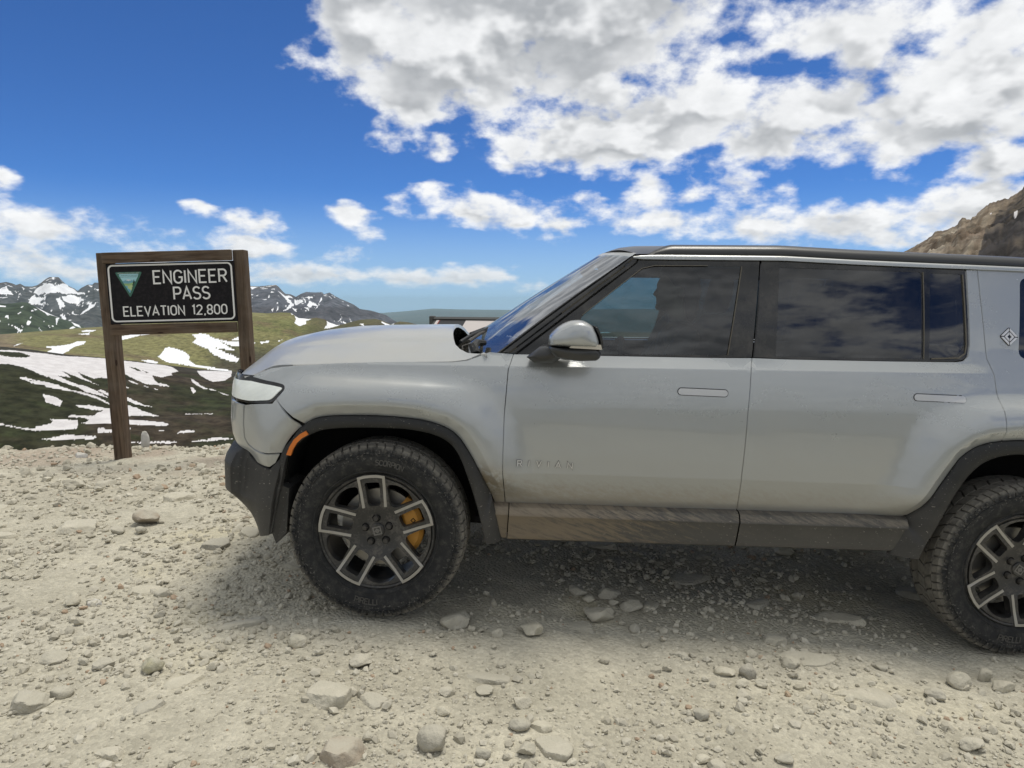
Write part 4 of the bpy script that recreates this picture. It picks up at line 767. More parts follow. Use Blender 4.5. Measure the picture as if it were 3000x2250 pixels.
def simple_mat(name, col, rough=.5, metal=0.0, spec=.5, emit=None, es=0.0, coat=0.0):
    m, N = new_mat(name); setb(N, Base_Color=col, Roughness=rough, Metallic=metal, Specular_IOR_Level=spec, Coat_Weight=coat)
    if emit: setb(N, Emission_Color=emit, Emission_Strength=es)
    return m
def gloss_black():
    m, N = new_mat('gloss_black_trim'); p = objco(N)
    d = N.ss(N.noise(N.vmath('MULTIPLY', p, (1, 1, 1)), 9.0, 4, .7), .45, .75, .02, .16)
    setb(N, Base_Color=N.mix(d, (.010, .011, .012), (.22, .20, .17)), Roughness=N.mixf(d, .06, .4), Specular_IOR_Level=.6); return m
def glass_mat(name, tint, refl=1.5, dust=.03):
    m = bpy.data.materials.new(name); m.use_nodes = True; nt = m.node_tree; nt.nodes.clear(); N = NT(nt)
    o = N.n('ShaderNodeOutputMaterial'); fr = N.n('ShaderNodeFresnel'); fr.inputs[0].default_value = 1.52
    tr = N.n('ShaderNodeBsdfTransparent'); tr.inputs[0].default_value = (*tint, 1); gl = N.n('ShaderNodeBsdfGlossy'); gl.inputs['Roughness'].default_value = .015; gl.inputs['Color'].default_value = (.95, .97, 1, 1)
    df = N.n('ShaderNodeBsdfDiffuse'); df.inputs[0].default_value = (.36, .34, .30, 1)
    mx = N.n('ShaderNodeMixShader'); nt.links.new(N.math('MULTIPLY', fr.outputs[0], refl, clamp=True), mx.inputs[0]); nt.links.new(tr.outputs[0], mx.inputs[1]); nt.links.new(gl.outputs[0], mx.inputs[2])
    m2 = N.n('ShaderNodeMixShader'); p = objco(N)
    nt.links.new(N.math('MULTIPLY', N.ss(N.noise(p, 5.0, 5, .7), .35, .75, .3, 1.6), dust), m2.inputs[0]); nt.links.new(mx.outputs[0], m2.inputs[1]); nt.links.new(df.outputs[0], m2.inputs[2])
    nt.links.new(m2.outputs[0], o.inputs[0]); return m
MAT['paint'] = paint_mat(); MAT['clad'] = clad_mat('grey_cladding', (.015, .0165, .018), .20); MAT['sill'] = clad_mat('muddy_sill_cladding', (.030, .032, .034), .30, True)
MAT['gloss'] = gloss_black(); MAT['roofblack'] = simple_mat('black_roof', (.026, .027, .028), .34, 0, .5, coat=.1)
MAT['glass_front'] = glass_mat('tinted_front_glass', (.30, .43, .46), 1.6, .035); MAT['glass_rear'] = glass_mat('privacy_glass', (.030, .034, .038), 1.7, .045); MAT['screen'] = glass_mat('windscreen_glass', (.40, .47, .50), .42, .07)
MAT['dark'] = simple_mat('dark_liner', (.012, .012, .012), .9, 0, .2); MAT['rubber'] = simple_mat('seal_rubber', (.05, .046, .04), .7)
MAT['interior'] = simple_mat('dark_upholstery', (.018, .018, .020), .8); MAT['chrome'] = simple_mat('bright_metal', (.70, .70, .70), .35, .6)
MAT['amber'] = simple_mat('amber_lens', (.62, .17, .02), .35); MAT['lamp_dark'] = simple_mat('lamp_surround', (.012, .013, .015), .12, 0, .6)
MAT['signal'] = simple_mat('mirror_signal_lens', (.55, .52, .45), .4)

# ------------------------------------------------------------------ panel builder: trimmed pieces of the body surfaces
def resample(poly, step, closed=True):
    out = []; n = len(poly)
    for i in range(n if closed else n-1):
        a = np.array(poly[i], float); b = np.array(poly[(i+1) % n], float); L = np.hypot(*(b-a)); k = max(1, int(math.ceil(L/step)))
        for j in range(k): out.append(a+(b-a)*j/k)
    if not closed: out.append(np.array(poly[-1], float))
    return np.array(out)
def smooth_line(poly, step=.02):
    """smooth open curve through the points"""
    P = np.array(poly, float); t = np.r_[0, np.cumsum(np.hypot(*np.diff(P, axis=0).T))]; n = max(2, int(t[-1]/step)); tt = np.linspace(0, t[-1], n+1)
    return np.stack([pchip_cols(t, P[:, 0][None], tt)[0], pchip_cols(t, P[:, 1][None], tt)[0]], -1)
def round_poly(poly, r, k=4):
    P = [np.array(p, float) for p in poly]; out = []; n = len(P); rr = r if hasattr(r, '__len__') else [r]*n
    for i in range(n):
        a, b, c = P[i-1], P[i], P[(i+1) % n]; u = a-b; w = c-b; lu, lw = np.linalg.norm(u), np.linalg.norm(w); q = min(rr[i], lu*.45, lw*.45)
        if q < 1e-5: out.append(b); continue
        s = b+u/lu*q; e = b+w/lw*q
        for j in range(k+1):
            t = j/k; out.append((1-t)**2*s+2*t*(1-t)*b+t*t*e)
    return out
def inset(poly, g):
    P = np.array(poly); n = len(P); A = 0.5*np.sum(P[:, 0]*np.roll(P[:, 1], -1)-np.roll(P[:, 0], -1)*P[:, 1]); sg = 1 if A > 0 else -1
    e = np.roll(P, -1, 0)-P; e /= np.maximum(np.linalg.norm(e, axis=1), 1e-9)[:, None]; nn = np.stack([-e[:, 1], e[:, 0]], -1)*sg
    m = nn+np.roll(nn, 1, 0); m /= np.maximum(np.linalg.norm(m, axis=1), .35)[:, None]; d = np.maximum((m*nn).sum(1), .5)
    return P+m*(g/d)[:, None]
def triangulate(outline, holes, inner, chains=()):
    vs = [Vector((float(p[0]), float(p[1]))) for p in outline]; ed = [(i, (i+1) % len(outline)) for i in range(len(outline))]
    for h in holes:
        b = len(vs); vs += [Vector((float(p[0]), float(p[1]))) for p in h]; ed += [(b+i, b+(i+1) % len(h)) for i in range(len(h))]
    nb = len(vs); vs += [Vector((float(p[0]), float(p[1]))) for p in inner]
    for ch in chains:
        for q in ch:
            b = len(vs); vs += [Vector((float(p[0]), float(p[1]))) for p in q]; ed += [(b+i, b+i+1) for i in range(len(q)-1)]
    V, E, F, ov, oe, of = delaunay_2d_cdt(vs, ed, [], 0, 1e-7)
    V = np.array([v[:] for v in V]); F = np.array([f for f in F if len(f) == 3]); c = V[F].mean(1)
    ok = in_poly(c[:, 0], c[:, 1], outline)
    for h in holes: ok &= ~in_poly(c[:, 0], c[:, 1], h)
    F = F[ok]
    # keep a consistent winding
    a = V[F[:, 1]]-V[F[:, 0]]; b = V[F[:, 2]]-V[F[:, 0]]; fl = a[:, 0]*b[:, 1]-a[:, 1]*b[:, 0] < 0; F[fl] = F[fl][:, ::-1]
    return V, F
def inner_points(outline, holes, step, extra=()):
    P = np.array(outline); x0, y0 = P.min(0); x1, y1 = P.max(0)
    gx, gy = np.meshgrid(np.arange(x0+step*.5, x1, step), np.arange(y0+step*.5, y1, step), indexing='ij'); pts = np.stack([gx.ravel(), gy.ravel()], -1)
    if len(extra): pts = np.concatenate([pts, np.array(extra)])
    ok = in_poly(pts[:, 0], pts[:, 1], outline); cl = np.vstack([P, P[:1]]); ok &= poly_dist(pts[:, 0], pts[:, 1], cl) > step*.45
    for h in holes:
        H = np.array(h); ok &= ~in_poly(pts[:, 0], pts[:, 1], h); ok &= poly_dist(pts[:, 0], pts[:, 1], np.vstack([H, H[:1]])) > step*.4
    return pts[ok]
def crease_chains(o, holes, step=.03):
    """rows of points along the feature lines, cut to the inside of the outline"""
    s0, s1 = o[:, 0].min(), o[:, 0].max(); s = np.arange(s0+.004, s1, step); L = []
    for base, ks in ((crease_w(s), (-.035, -.010, -.003, .003, .010)), (.73+0*s, (-.025, -.004, .004, .025))):
        for k in ks: L.append(np.stack([s, base+k+BT*s], -1))
    for A in (ARCH_F, ARCH_R):
        q0 = smooth_line(A, .022)
        for t in (.025, .049, .056, .066, .09): L.append(inset(np.vstack([q0, [[q0[:, 0].mean(), .2]]]), -t)[1:-2])
    cl = np.vstack([o, o[:1]]); out = []
    for q in L:
        ok = in_poly(q[:, 0], q[:, 1], o) & (poly_dist(q[:, 0], q[:, 1], cl) > .006)
        for h in holes: ok &= ~in_poly(q[:, 0], q[:, 1], h) & (poly_dist(q[:, 0], q[:, 1], np.vstack([h, h[:1]])) > .006)
        run = []
        for p, k in zip(q, ok):
            if k: run.append(p)
            else:
                if len(run) > 1: out.append(np.array(run))
                run = []
        if len(run) > 1: out.append(np.array(run))
    return out
def flip(P, side):
    P = np.array(P, float)
    if side > 0: P = P.copy(); P[..., 1] = 2.0-P[..., 1]
    return P
def panel(name, outline, parent, mat, side=-1, holes=(), surf=skin, nfun=skin_n, step=.03, gap=.0022, edge=.014, off=0.0, extra=None, bstep=.02):
    o = resample(inset(resample(outline, bstep), gap) if gap else outline, bstep); hs = [resample(h, bstep) for h in holes]
    ch = crease_chains(o, hs) if (extra is None and surf is skin) else []
    ip = inner_points(o, hs, step)
    if ch:
        d = np.min([poly_dist(ip[:, 0], ip[:, 1], q) for q in ch], axis=0); ip = ip[d > .012]
    V, F = triangulate(o, hs, ip, [ch])
    P3 = surf(V[:, 0], V[:, 1], off) if off else surf(V[:, 0], V[:, 1]); Nn = nfun(V[:, 0], V[:, 1])
    fn = np.cross(P3[F[:, 1]]-P3[F[:, 0]], P3[F[:, 2]]-P3[F[:, 0]])
    if (fn*Nn[F[:, 0]]).sum() < 0: F = F[:, ::-1]
    verts = list(P3); nors = list(Nn); faces = [tuple(f) for f in F]
    if edge:
        # turned-in edge: boundary edges of the triangulation pushed inboard
        cnt = {}
        for f in F:
            for a, b in ((f[0], f[1]), (f[1], f[2]), (f[2], f[0])): cnt[(a, b)] = cnt.get((a, b), 0)+1
        bd = [(a, b) for (a, b) in cnt if (b, a) not in cnt]; mp = {}
        for a, b in bd:
            for i in (a, b):
                if i not in mp:
                    mp[i] = (len(verts), len(verts)+1); verts.append(P3[i]); verts.append(P3[i]-Nn[i]*edge); nn = np.array(Nn[i])*.5; nors += [nn, nn]
            faces.append((mp[b][0], mp[a][0], mp[a][1], mp[b][1]))
    V3 = flip(np.array(verts), side); N3 = np.array(nors); 
    if side > 0: N3[:, 1] *= -1; faces = [f[::-1] for f in faces]
    N3 = N3/np.maximum(np.linalg.norm(N3, axis=1), 1e-6)[:, None]
    return mesh_obj(name, V3, faces, mat, parent, True, N3)
def loft(name, rows, parent, mat, side=-1, closed=False, smooth=True, caps=False, sharp=None):
    """skin a list of equally long point rows"""
    R = np.array(rows, float); n, m = R.shape[:2]; V = flip(R.reshape(-1, 3), side); F = []
    for i in range(n-1):
        for j in range(m if closed else m-1):
            k = (j+1) % m; F.append((i*m+j, i*m+k, (i+1)*m+k, (i+1)*m+j))
    if caps: F.append(tuple(range(m))[::-1]); F.append(tuple(range((n-1)*m, n*m)))
    if side > 0: F = [f[::-1] for f in F]
    o = mesh_obj(name, V, F, mat, parent, smooth)
    if smooth: o.data.set_sharp_from_angle(angle=R_(sharp or 40))
    return o
def recalc(o):
    bm = bmesh.new(); bm.from_mesh(o.data); bmesh.ops.recalc_face_normals(bm, faces=bm.faces); bm.to_mesh(o.data); bm.free(); return o
def bevel(o, w, seg=2, ang=30):
    md = o.modifiers.new('bevel', 'BEVEL'); md.width = w; md.segments = seg; md.limit_method = 'ANGLE'; md.angle_limit = R_(ang); return o
def box(name, lo, hi, mat, parent=None, bw=0.0):
    (x0, y0, z0), (x1, y1, z1) = lo, hi
    v = [(x0, y0, z0), (x1, y0, z0), (x1, y1, z0), (x0, y1, z0), (x0, y0, z1), (x1, y0, z1), (x1, y1, z1), (x0, y1, z1)]
    f = [(0, 3, 2, 1), (4, 5, 6, 7), (0, 1, 5, 4), (1, 2, 6, 5), (2, 3, 7, 6), (3, 0, 4, 7)]
    o = mesh_obj(name, v, f, mat, parent)
    if bw: bevel(o, bw)
    return o

# ------------------------------------------------------------------ stroke lettering
def arc(cx, cy, rx, ry, a0, a1, n=10): return [(cx+rx*math.cos(R_(a0+(a1-a0)*i/n)), cy+ry*math.sin(R_(a0+(a1-a0)*i/n))) for i in range(n+1)]
GLYPH = {  # advance width, strokes in a box one unit high
 'E': (.62, [[(.56, 1), (0, 1), (0, 0), (.56, 0)], [(0, .52), (.46, .52)]]), 'N': (.70, [[(0, 0), (0, 1), (.62, 0), (.62, 1)]]), 'I': (.10, [[(.0, 0), (.0, 1)]]),
 'G': (.70, [arc(.32, .68, .32, .32, 20, 180)+arc(.32, .32, .32, .32, 180, 330)[0:]+[(.62, .26), (.62, .46), (.36, .46)]]),
 'R': (.66, [[(0, 0), (0, 1), (.34, 1)]+arc(.34, .75, .24, .25, 90, -90)+[(0, .5)], [(.30, .5), (.60, 0)]]), 'P': (.62, [[(0, 0), (0, 1), (.34, 1)]+arc(.34, .73, .24, .27, 90, -90)+[(0, .46)]]),
 'A': (.74, [[(0, 0), (.34, 1), (.68, 0)], [(.11, .30), (.57, .30)]]), 'S': (.64, [arc(.29, .75, .27, .25, 25, 270, 12)+arc(.29, .25, .29, .25, 90, -155, 12)]),
 'L': (.56, [[(0, 1), (0, 0), (.50, 0)]]), 'V': (.70, [[(0, 1), (.33, 0), (.66, 1)]]), 'T': (.66, [[(0, 1), (.60, 1)], [(.30, 1), (.30, 0)]]),
 'O': (.68, [arc(.30, .68, .30, .32, 0, 180)+arc(.30, .32, .30, .32, 180, 360)+[(.60, .68)]]), '1': (.30, [[(.0, .86), (.18, 1), (.18, 0)]]),
 '2': (.62, [arc(.28, .73, .28, .27, 165, -30, 10)+[(0, 0), (.56, 0)]]), ',': (.18, [[(.10, .06), (.02, -.14)]]),
 '8': (.62, [arc(.28, .75, .25, .25, -90, 270, 16), arc(.28, .25, .28, .25, 90, 450, 16)]), '0': (.62, [arc(.28, .68, .28, .32, 0, 180)+arc(.28, .32, .28, .32, 180, 360)+[(.56, .68)]]), ' ': (.5, [])}
def stroke_mesh(lines, wid):
    """flat ribbons of constant width along polylines"""
    V = []; F = []
    for ln in lines:
        P = np.array(ln, float); P = P[np.r_[True, np.linalg.norm(np.diff(P, axis=0), axis=1) > 1e-5]]; closed = np.linalg.norm(P[0]-P[-1]) < 1e-4
        if closed: P = P[:-1]
        d = (np.roll(P, -1, 0)-P) if closed else np.diff(P, axis=0); d /= np.linalg.norm(d, axis=1)[:, None]; n = len(P); b = len(V)
        for i in range(n):
            if closed: a, c = d[i-1], d[i]
            else: a, c = d[max(i-1, 0)], d[min(i, n-2)]
            na = np.array([-a[1], a[0]]); nc = np.array([-c[1], c[0]]); m = na+nc; m /= max(np.linalg.norm(m), 1e-6); k = wid*.5/max((m*na).sum(), .42)
            V += [P[i]+m*k, P[i]-m*k]
        for i in range(n if closed else n-1):
            j = (i+1) % n; F.append((b+2*i, b+2*i+1, b+2*j+1, b+2*j))
    return V, F
def letter_prism(name, lines, wid, thick, place, mat, parent):
    V, F = stroke_mesh(lines, wid); n = len(V)
    W3 = [place(p[0], p[1], 0.0) for p in V]+[place(p[0], p[1], thick) for p in V]
    cnt = {}
    for f in F:
        for i in range(4): e = (f[i], f[(i+1) % 4]); cnt[e] = 1
    FF = [tuple(i+n for i in f) for f in F]
    FF += [(a, b, b+n, a+n) for (a, b) in cnt if (b, a) not in cnt]
    return recalc(mesh_obj(name, W3, FF, mat, parent))
def write(text, x, y, h, wid, thick, place, mat, parent, name='letter', track=.17, stretch=1.0, length=None):
    tot = sum(GLYPH[c][0]*h*stretch+track*h for c in text)-track*h
    if length: k = (length-tot)/max(len(text)-1, 1); tr = track*h+k
    else: tr = track*h
    cx = x
    for c in text:
        adv, L = GLYPH[c]
        if L: letter_prism(name, [[(cx+px*h*stretch, y+py*h) for px, py in l] for l in L], wid, thick, place, mat, parent)
        cx += adv*h*stretch+tr

# ------------------------------------------------------------------ the car itself
MAT['badge'] = simple_mat('silver_lettering', (.56, .56, .55), .35, .3); MAT['lettershade'] = simple_mat('lettering_shade', (.07, .068, .062), .7)
def headlamp_mat():
    m, N = new_mat('headlamp_lens'); p = objco(N); w = N.n('ShaderNodeTexWave'); N.L.new(p, w.inputs['Vector']); w.bands_direction = 'Z'; w.inputs['Scale'].default_value = 55.0; w.inputs['Distortion'].default_value = 1.5
    c = N.mix(N.math('MULTIPLY', w.outputs['Fac'], .7), (.66, .70, .68), (.88, .92, .88))
    setb(N, Base_Color=c, Roughness=.25, Coat_Weight=.6, Emission_Color=c, Emission_Strength=.12); return m
MAT['headlamp'] = headlamp_mat(); MAT['handle'] = simple_mat('handle_paint', (.50, .51, .52), .3, .35, coat=.4)
CAR_O = (-.6595, 3.2470, .0378); CAR_U = (.99775, .01045, -.06627); CAR_V = (-.01047, .99995, 0.0); CAR_W = (.06627, .00069, .99780)
car = empty('car')
car.matrix_world = Matrix(((CAR_U[0], CAR_V[0], CAR_W[0], CAR_O[0]), (CAR_U[1], CAR_V[1], CAR_W[1], CAR_O[1]), (CAR_U[2], CAR_V[2], CAR_W[2], CAR_O[2]), (0, 0, 0, 1)))
tag(car, 'dusty silver electric SUV with black roof parked sideways on the gravel pass', 'car')
FEND_TOP = [(-.70, 1.112), (-.665, 1.138), (-.598, 1.162), (-.469, 1.182), (-.207, 1.214), (.05, 1.234), (.296, 1.249), (.367, 1.261), (.42, 1.283), (.468, 1.306)]
DOOR_F = [(.583, 1.3035), (.562, 1.233), (.557, 1.025), (.562, .847), (.566, .765), (.579, .66), (.590, .583)]
B_SHUT = [(1.722, 1.3605), (1.709, 1.304), (1.701, 1.095), (1.701, .808), (1.716, .617)]
C_SHUT = [(2.815, 1.857), (2.821, 1.737), (2.842, 1.47), (2.846, 1.43), (2.874, 1.357), (2.888, 1.229), (2.892, 1.119), (2.902, 1.053)]
S_FRONT, S_REAR = -1.66, 5.02
def arch_part(A, lo, hi):
    L = smooth_line(A, .02); return [tuple(p) for p in L if lo <= p[0] <= hi]
def belt_pt(s): return (s, float(belt_w(s)+BT*s))
def bumper_depth(s, w):
    s = np.asarray(s, float); ww = np.asarray(w, float)-BT*np.clip(s, -.9, 9)
    horn = np.interp(ww, [.34, .42, .53, .56, .70, .76, .80], [.20, .125, .012, -.020, -.026, .004, .075])
    side_ = np.interp(ww, [.30, .40, .55, .72, .80], [.055, .035, .022, .035, .05])
    lowk = sstep(.57, .50, ww); k = sstep(-.735, -.765, s)*(1-lowk)+sstep(-.56, -.86, s)*lowk; d = side_*(1-k)+horn*k
    return d-.035*sstep(-.66, -.50, s)
def bskin(s, w, off=0.0):
    s = np.asarray(s, float); d = bumper_depth(s, w)+off
    return np.stack([np.interp(s, PS, PU)+np.interp(s, PS, PNU)*d, np.interp(s, PS, PV)+np.interp(s, PS, PNV)*d, np.asarray(w)+0*s], -1)
def bskin_n(s, w, h=.004):
    n = np.cross(bskin(s+h, w)-bskin(s-h, w), bskin(s, w+h)-bskin(s, w-h)); return n/np.linalg.norm(n, axis=-1)[..., None]
ARCH_FI = [(-.505, .385), (-.47, .60), (-.436, .773), (-.385, .835), (-.322, .882), (-.262, .904), (-.108, .922), (.079, .929), (.203, .918), (.298, .884), (.351, .830), (.402, .724), (.445, .612), (.495, .455), (.51, .40)]
ARCH_FO = [(-.535, .38), (-.505, .60), (-.468, .781), (-.422, .85), (-.376, .913), (-.294, .960), (-.171, .976), (.013, .984), (.157, .979), (.282, .952), (.346, .913), (.399, .846), (.463, .741), (.527, .611), (.585, .40)]
ARCH_RO = [(2.470, .452), (2.525, .632), (2.592, .728), (2.664, .865), (2.719, .959), (2.780, 1.012), (2.852, 1.041), (2.999, 1.061), (3.16, 1.064), (3.30, 1.05), (3.40, 1.02), (3.48, .95), (3.55, .85), (3.60, .73), (3.64, .60)]
ARCH_RI = [(2.585, .455), (2.606, .52), (2.644, .605), (2.721, .793), (2.776, .887), (2.838, .947), (2.915, .980), (3.009, .993), (3.15, .993), (3.26, .975), (3.34, .93), (3.41, .85), (3.47, .74), (3.52, .60), (3.55, .50)]
def even(poly, n):
    P = np.array(poly, float); L = smooth_line(P, .01); t = np.r_[0, np.cumsum(np.hypot(*np.diff(L, axis=0).T))]; tt = np.linspace(0, t[-1], n); return np.stack([np.interp(tt, t, L[:, 0]), np.interp(tt, t, L[:, 1])], -1)
def match(poly, P2, n):
    """n points along poly, paired with the key points of P2"""
    a = np.array(poly, float); k = np.linspace(0, len(a)-1, n); return np.stack([pchip_cols(np.arange(len(a)), a[:, 0][None], k)[0], pchip_cols(np.arange(len(a)), a[:, 1][None], k)[0]], -1)
def on_skin(p, off): return skin(p[:, 0], p[:, 1], off)
def moulding(name, outer, inner, side, clipw=None):
    n = 70; a = match(outer, None, n); b = match(inner, None, n); rows = []
    vo = skin(a[:, 0], np.maximum(a[:, 1], .62))[:, 1]; vo = np.where(a[:, 1] < .62, np.interp(a[:, 1], [.38, .62], [.045, .0])+vo*.5, vo)
    for k, dv in ((0.0, .012), (0.0, -.006), (.10, -.012), (.55, -.010), (.92, -.002), (1.0, .006), (1.0, .05)):
        p = a+(b-a)*k; v = vo*(1-k)+.004*k+dv
        rows.append(np.stack([p[:, 0], v, p[:, 1]], -1))
    return loft(name, rows, car, MAT['clad'], side, sharp=50)
def stretch(p, s): return [(a, b) for a, b in p]
for side in (-1, 1):
    # ---- body panels
    fender = panel('front_fender', FEND_TOP+DOOR_F+[(.540, .583)]+arch_part(ARCH_F, -.378, .5275)[::-1]+[(-.511, 1.029), (-.492, 1.052), (-.480, 1.069), (-.477, 1.079), (-.482, 1.089), (-.494, 1.0945), (-.52, 1.0975), (-.60, 1.103)], car, MAT['paint'], side, gap=.0016)
    fdoor = panel('front_door', DOOR_F+[(1.0, .5955), (1.4, .607)]+B_SHUT[::-1]+[belt_pt(s) for s in (1.5, 1.2, .9, .7)], car, MAT['paint'], side)
    rdoor = panel('rear_door', B_SHUT+[(2.1, .628), (2.44, .6385), (2.515, .641), (2.545, .655)]+arch_part(ARCH_R, 2.57, 2.90)+C_SHUT[::-1]+[(2.762, 1.853), (2.766, 1.49), (2.757, 1.436), (2.735, 1.413), (2.70, 1.4055)]+[belt_pt(s) for s in (2.4, 2.1, 1.9)], car, MAT['paint'], side)
    qwin = round_poly([(3.00, 1.44), (3.02, 1.83), (3.72, 1.81), (3.84, 1.45)], .04)
    quarter = panel('quarter_panel', C_SHUT+arch_part(ARCH_R, 2.905, 3.62)+[(3.66, .66), (4.0, .68), (4.35, .70), (4.34, 1.2), (4.24, 1.80), (4.05, 1.86), (3.4, 1.872), (3.0, 1.866)], car, MAT['paint'], side, holes=[qwin])
    g = panel('quarter_window', [tuple(p) for p in qwin], quarter, MAT['glass_rear'], side, off=.003, gap=.001, edge=0, extra=())
    corner = panel('bumper_corner', [(-.511, 1.029), (-.378, .910)]+arch_part(ARCH_F, -.469, -.380)[::-1]+[(-.4695, .777), (-.56, .773), (-.63, .776), (-.685, .79), (-.705, .815), (-.708, .90), (-.706, .978), (-.665, .987), (-.53, 1.005)], car, MAT['paint'], side, gap=.0013)
    # ---- lamps
    HL = round_poly([(-1.10, 1.112), (-.70, 1.122), (-.60, 1.108), (-.462, 1.094), (-.528, 1.004), (-.67, .987), (-1.10, .990)], [0, .02, .02, .038, .045, .05, 0], 8)
    hl = panel('headlight', HL, car, MAT['lamp_dark'], side, off=.004, edge=.02, step=.02, extra=(), bstep=.008)
    LN = round_poly([(-1.08, 1.078), (-.70, 1.094), (-.487, 1.082), (-.545, 1.018), (-.675, 1.000), (-1.08, 1.002)], [.01, .0, .014, .03, .03, .01], 6)
    panel('headlight_lens', LN, hl, MAT['headlamp'] if 'headlamp' in MAT else MAT['signal'], side, off=-.001, gap=.001, edge=.008, step=.02, extra=(), bstep=.008)
    AM = [(-.354, .894), (-.382, .876), (-.408, .850), (-.428, .813), (-.441, .775), (-.420, .773), (-.411, .803), (-.394, .834), (-.370, .859), (-.342, .877)]
    am = np.array([flip(np.array([[p[0], .004-.013, p[1]]]), side)[0] for p in AM]); am2 = am+np.array([0, .02*(-side), 0])
    recalc(mesh_obj('side_marker', np.vstack([am, am2]), [tuple(range(10))]+[(i, (i+1) % 10, (i+1) % 10+10, i+10) for i in range(10)], MAT['amber'], car))
    # ---- cladding
    moulding('front_arch_moulding', ARCH_FO, ARCH_FI, side); moulding('rear_arch_moulding', ARCH_RO, ARCH_RI, side)
    SEC = [(.112, .568), (.070, .566), (.050, .556), (.033, .528), (.031, .519), (.036, .512), (.050, .44), (.062, .400), (.075, .392), (.30, .388)]
    for nm, s0, s1 in (('front_sill_end', .497, .607), ('front_door_cladding', .611, 1.712), ('rear_door_cladding', 1.719, 2.53)):
        us = np.linspace(s0, s1, 24); pr = 0.0
        rows = [[(u+(.02*(c[1]-.4)*0), c[0], c[1]+BT*u) for c in SEC] for u in us]
        if nm == 'front_sill_end': rows = [[(max(u, .497+(.568-c[1])*0+max(0, (.52-c[1])*-.35)+max(0, (c[1]-.40)*-.36+.05)), c[0]+.012, c[1]+BT*u) for c in SEC] for u in us]
        recalc(loft(nm, rows, car, MAT['sill'], side, sharp=28))
    panel('front_bumper', [(-.462, .770), (-.494, .60), (-.522, .372), (-.60, .345), (-.70, .405), (-.80, .485), (-.95, .505), (S_FRONT, .51), (S_FRONT, .80), (-.85, .795), (-.75, .775), (-.70, .725), (-.62, .700), (-.53, .692)], car, MAT['clad'], side, surf=bskin, nfun=bskin_n, gap=.002, edge=.02, step=.025, extra=())
    flap = [(-.515, .40, .03), (-.492, .325, .05), (-.445, .385, .05), (-.44, .60, .05), (-.475, .62, .03)]
    fl = flip(np.array([(p[0], p[2], p[1]) for p in flap]), side); fl2 = fl+np.array([.01, .24*(-side), .0])
    recalc(mesh_obj('mud_flap', np.vstack([fl, fl2]), [tuple(range(5)), tuple(range(5, 10))[::-1]]+[(i, (i+1) % 5, (i+1) % 5+5, i+5) for i in range(5)], MAT['clad'], car))
    # ---- side windows
    GF = round_poly([(.872, 1.440), (.905, 1.515), (1.185, 1.757), (1.245, 1.771), (1.666, 1.794), (1.604, 1.364), (.92, 1.324)], [.02, .03, .06, .06, .012, .012, .03])
    FR = [(.602, 1.306), (.80, 1.475), (1.0, 1.645), (1.155, 1.777), (1.165, 1.800), (1.30, 1.812), (1.757, 1.838), (1.7225, 1.3625)]+[belt_pt(s) for s in (1.5, 1.2, .9)]
    fw = panel('window_frame', FR, fdoor, MAT['gloss'], side, holes=[GF], off=.001, gap=.002, edge=.02, extra=())
    panel('window_pane', GF, fdoor, MAT['glass_front'], side, off=.004, gap=.0, edge=0, extra=())
    GR = round_poly([(1.850, 1.802), (2.545, 1.826), (2.537, 1.408), (1.834, 1.373)], .012); GQ = round_poly([(2.586, 1.824), (2.737, 1.828), (2.744, 1.440), (2.571, 1.411)], [.01, .01, .075, .01])
    RR = [(1.765, 1.838), (2.1, 1.845), (2.757, 1.852), (2.7635, 1.49), (2.7545, 1.438), (2.733, 1.4155), (2.70, 1.408)]+[belt_pt(s) for s in (2.4, 2.1, 1.9)]+[(1.731, 1.363)]
    panel('window_frame', RR, rdoor, MAT['gloss'], side, holes=[GR, GQ], off=.001, gap=.002, edge=.02, extra=())
    panel('window_pane', GR, rdoor, MAT['glass_rear'], side, off=.004, gap=0, edge=0, extra=()); panel('window_pane', GQ, rdoor, MAT['glass_rear'], side, off=.004, gap=0, edge=0, extra=())
    # dusty rubber seals
    def seal(poly, parent, wid=.0045):
        P = resample(poly, .02, False) if len(poly) > 2 else resample(poly, .02, False); d = np.gradient(P, axis=0); d /= np.linalg.norm(d, axis=1)[:, None]; nn = np.stack([-d[:, 1], d[:, 0]], -1)*wid*.5
        return recalc(loft('window_seal', [skin((P+nn)[:, 0], (P+nn)[:, 1], 0), skin((P+nn)[:, 0], (P+nn)[:, 1], -.004), skin((P-nn)[:, 0], (P-nn)[:, 1], -.004), skin((P-nn)[:, 0], (P-nn)[:, 1], 0)], parent, MAT['seal'], side))
    if 'seal' not in MAT: MAT['seal'] = simple_mat('dusty_seal', (.10, .092, .075), .8)
    seal([(1.666, 1.794), (1.604, 1.364)], fdoor); seal(GF[3:16][::1], fdoor, .004) if False else None
    seal([(2.552, 1.826), (2.544, 1.409)], rdoor); seal([(2.742, 1.826), (2.748, 1.49), (2.742, 1.447), (2.712, 1.424), (2.58, 1.412)], rdoor, .006)
    seal([(.90, 1.508), (1.05, 1.640), (1.18, 1.752), (1.24, 1.770), (1.50, 1.787)], fdoor, .004)
    # ---- roof strip and rail
    us = np.linspace(1.135, 4.02, 70); ws = np.interp(us, [1.135, 1.25, 1.87, 2.24, 3.04, 4.02], [1.803, 1.812, 1.8475, 1.852, 1.871, 1.87])
    hh = np.interp(us, [1.135, 1.18, 1.3, 4.02], [.004, .010, .0115, .010])
    loft('roof_strip', [skin(us, ws-hh, .01), skin(us, ws-hh, -.009), skin(us, ws, -.012), skin(us, ws+hh, -.009), skin(us, ws+hh, .02)], car, MAT['paint'], side, sharp=60)
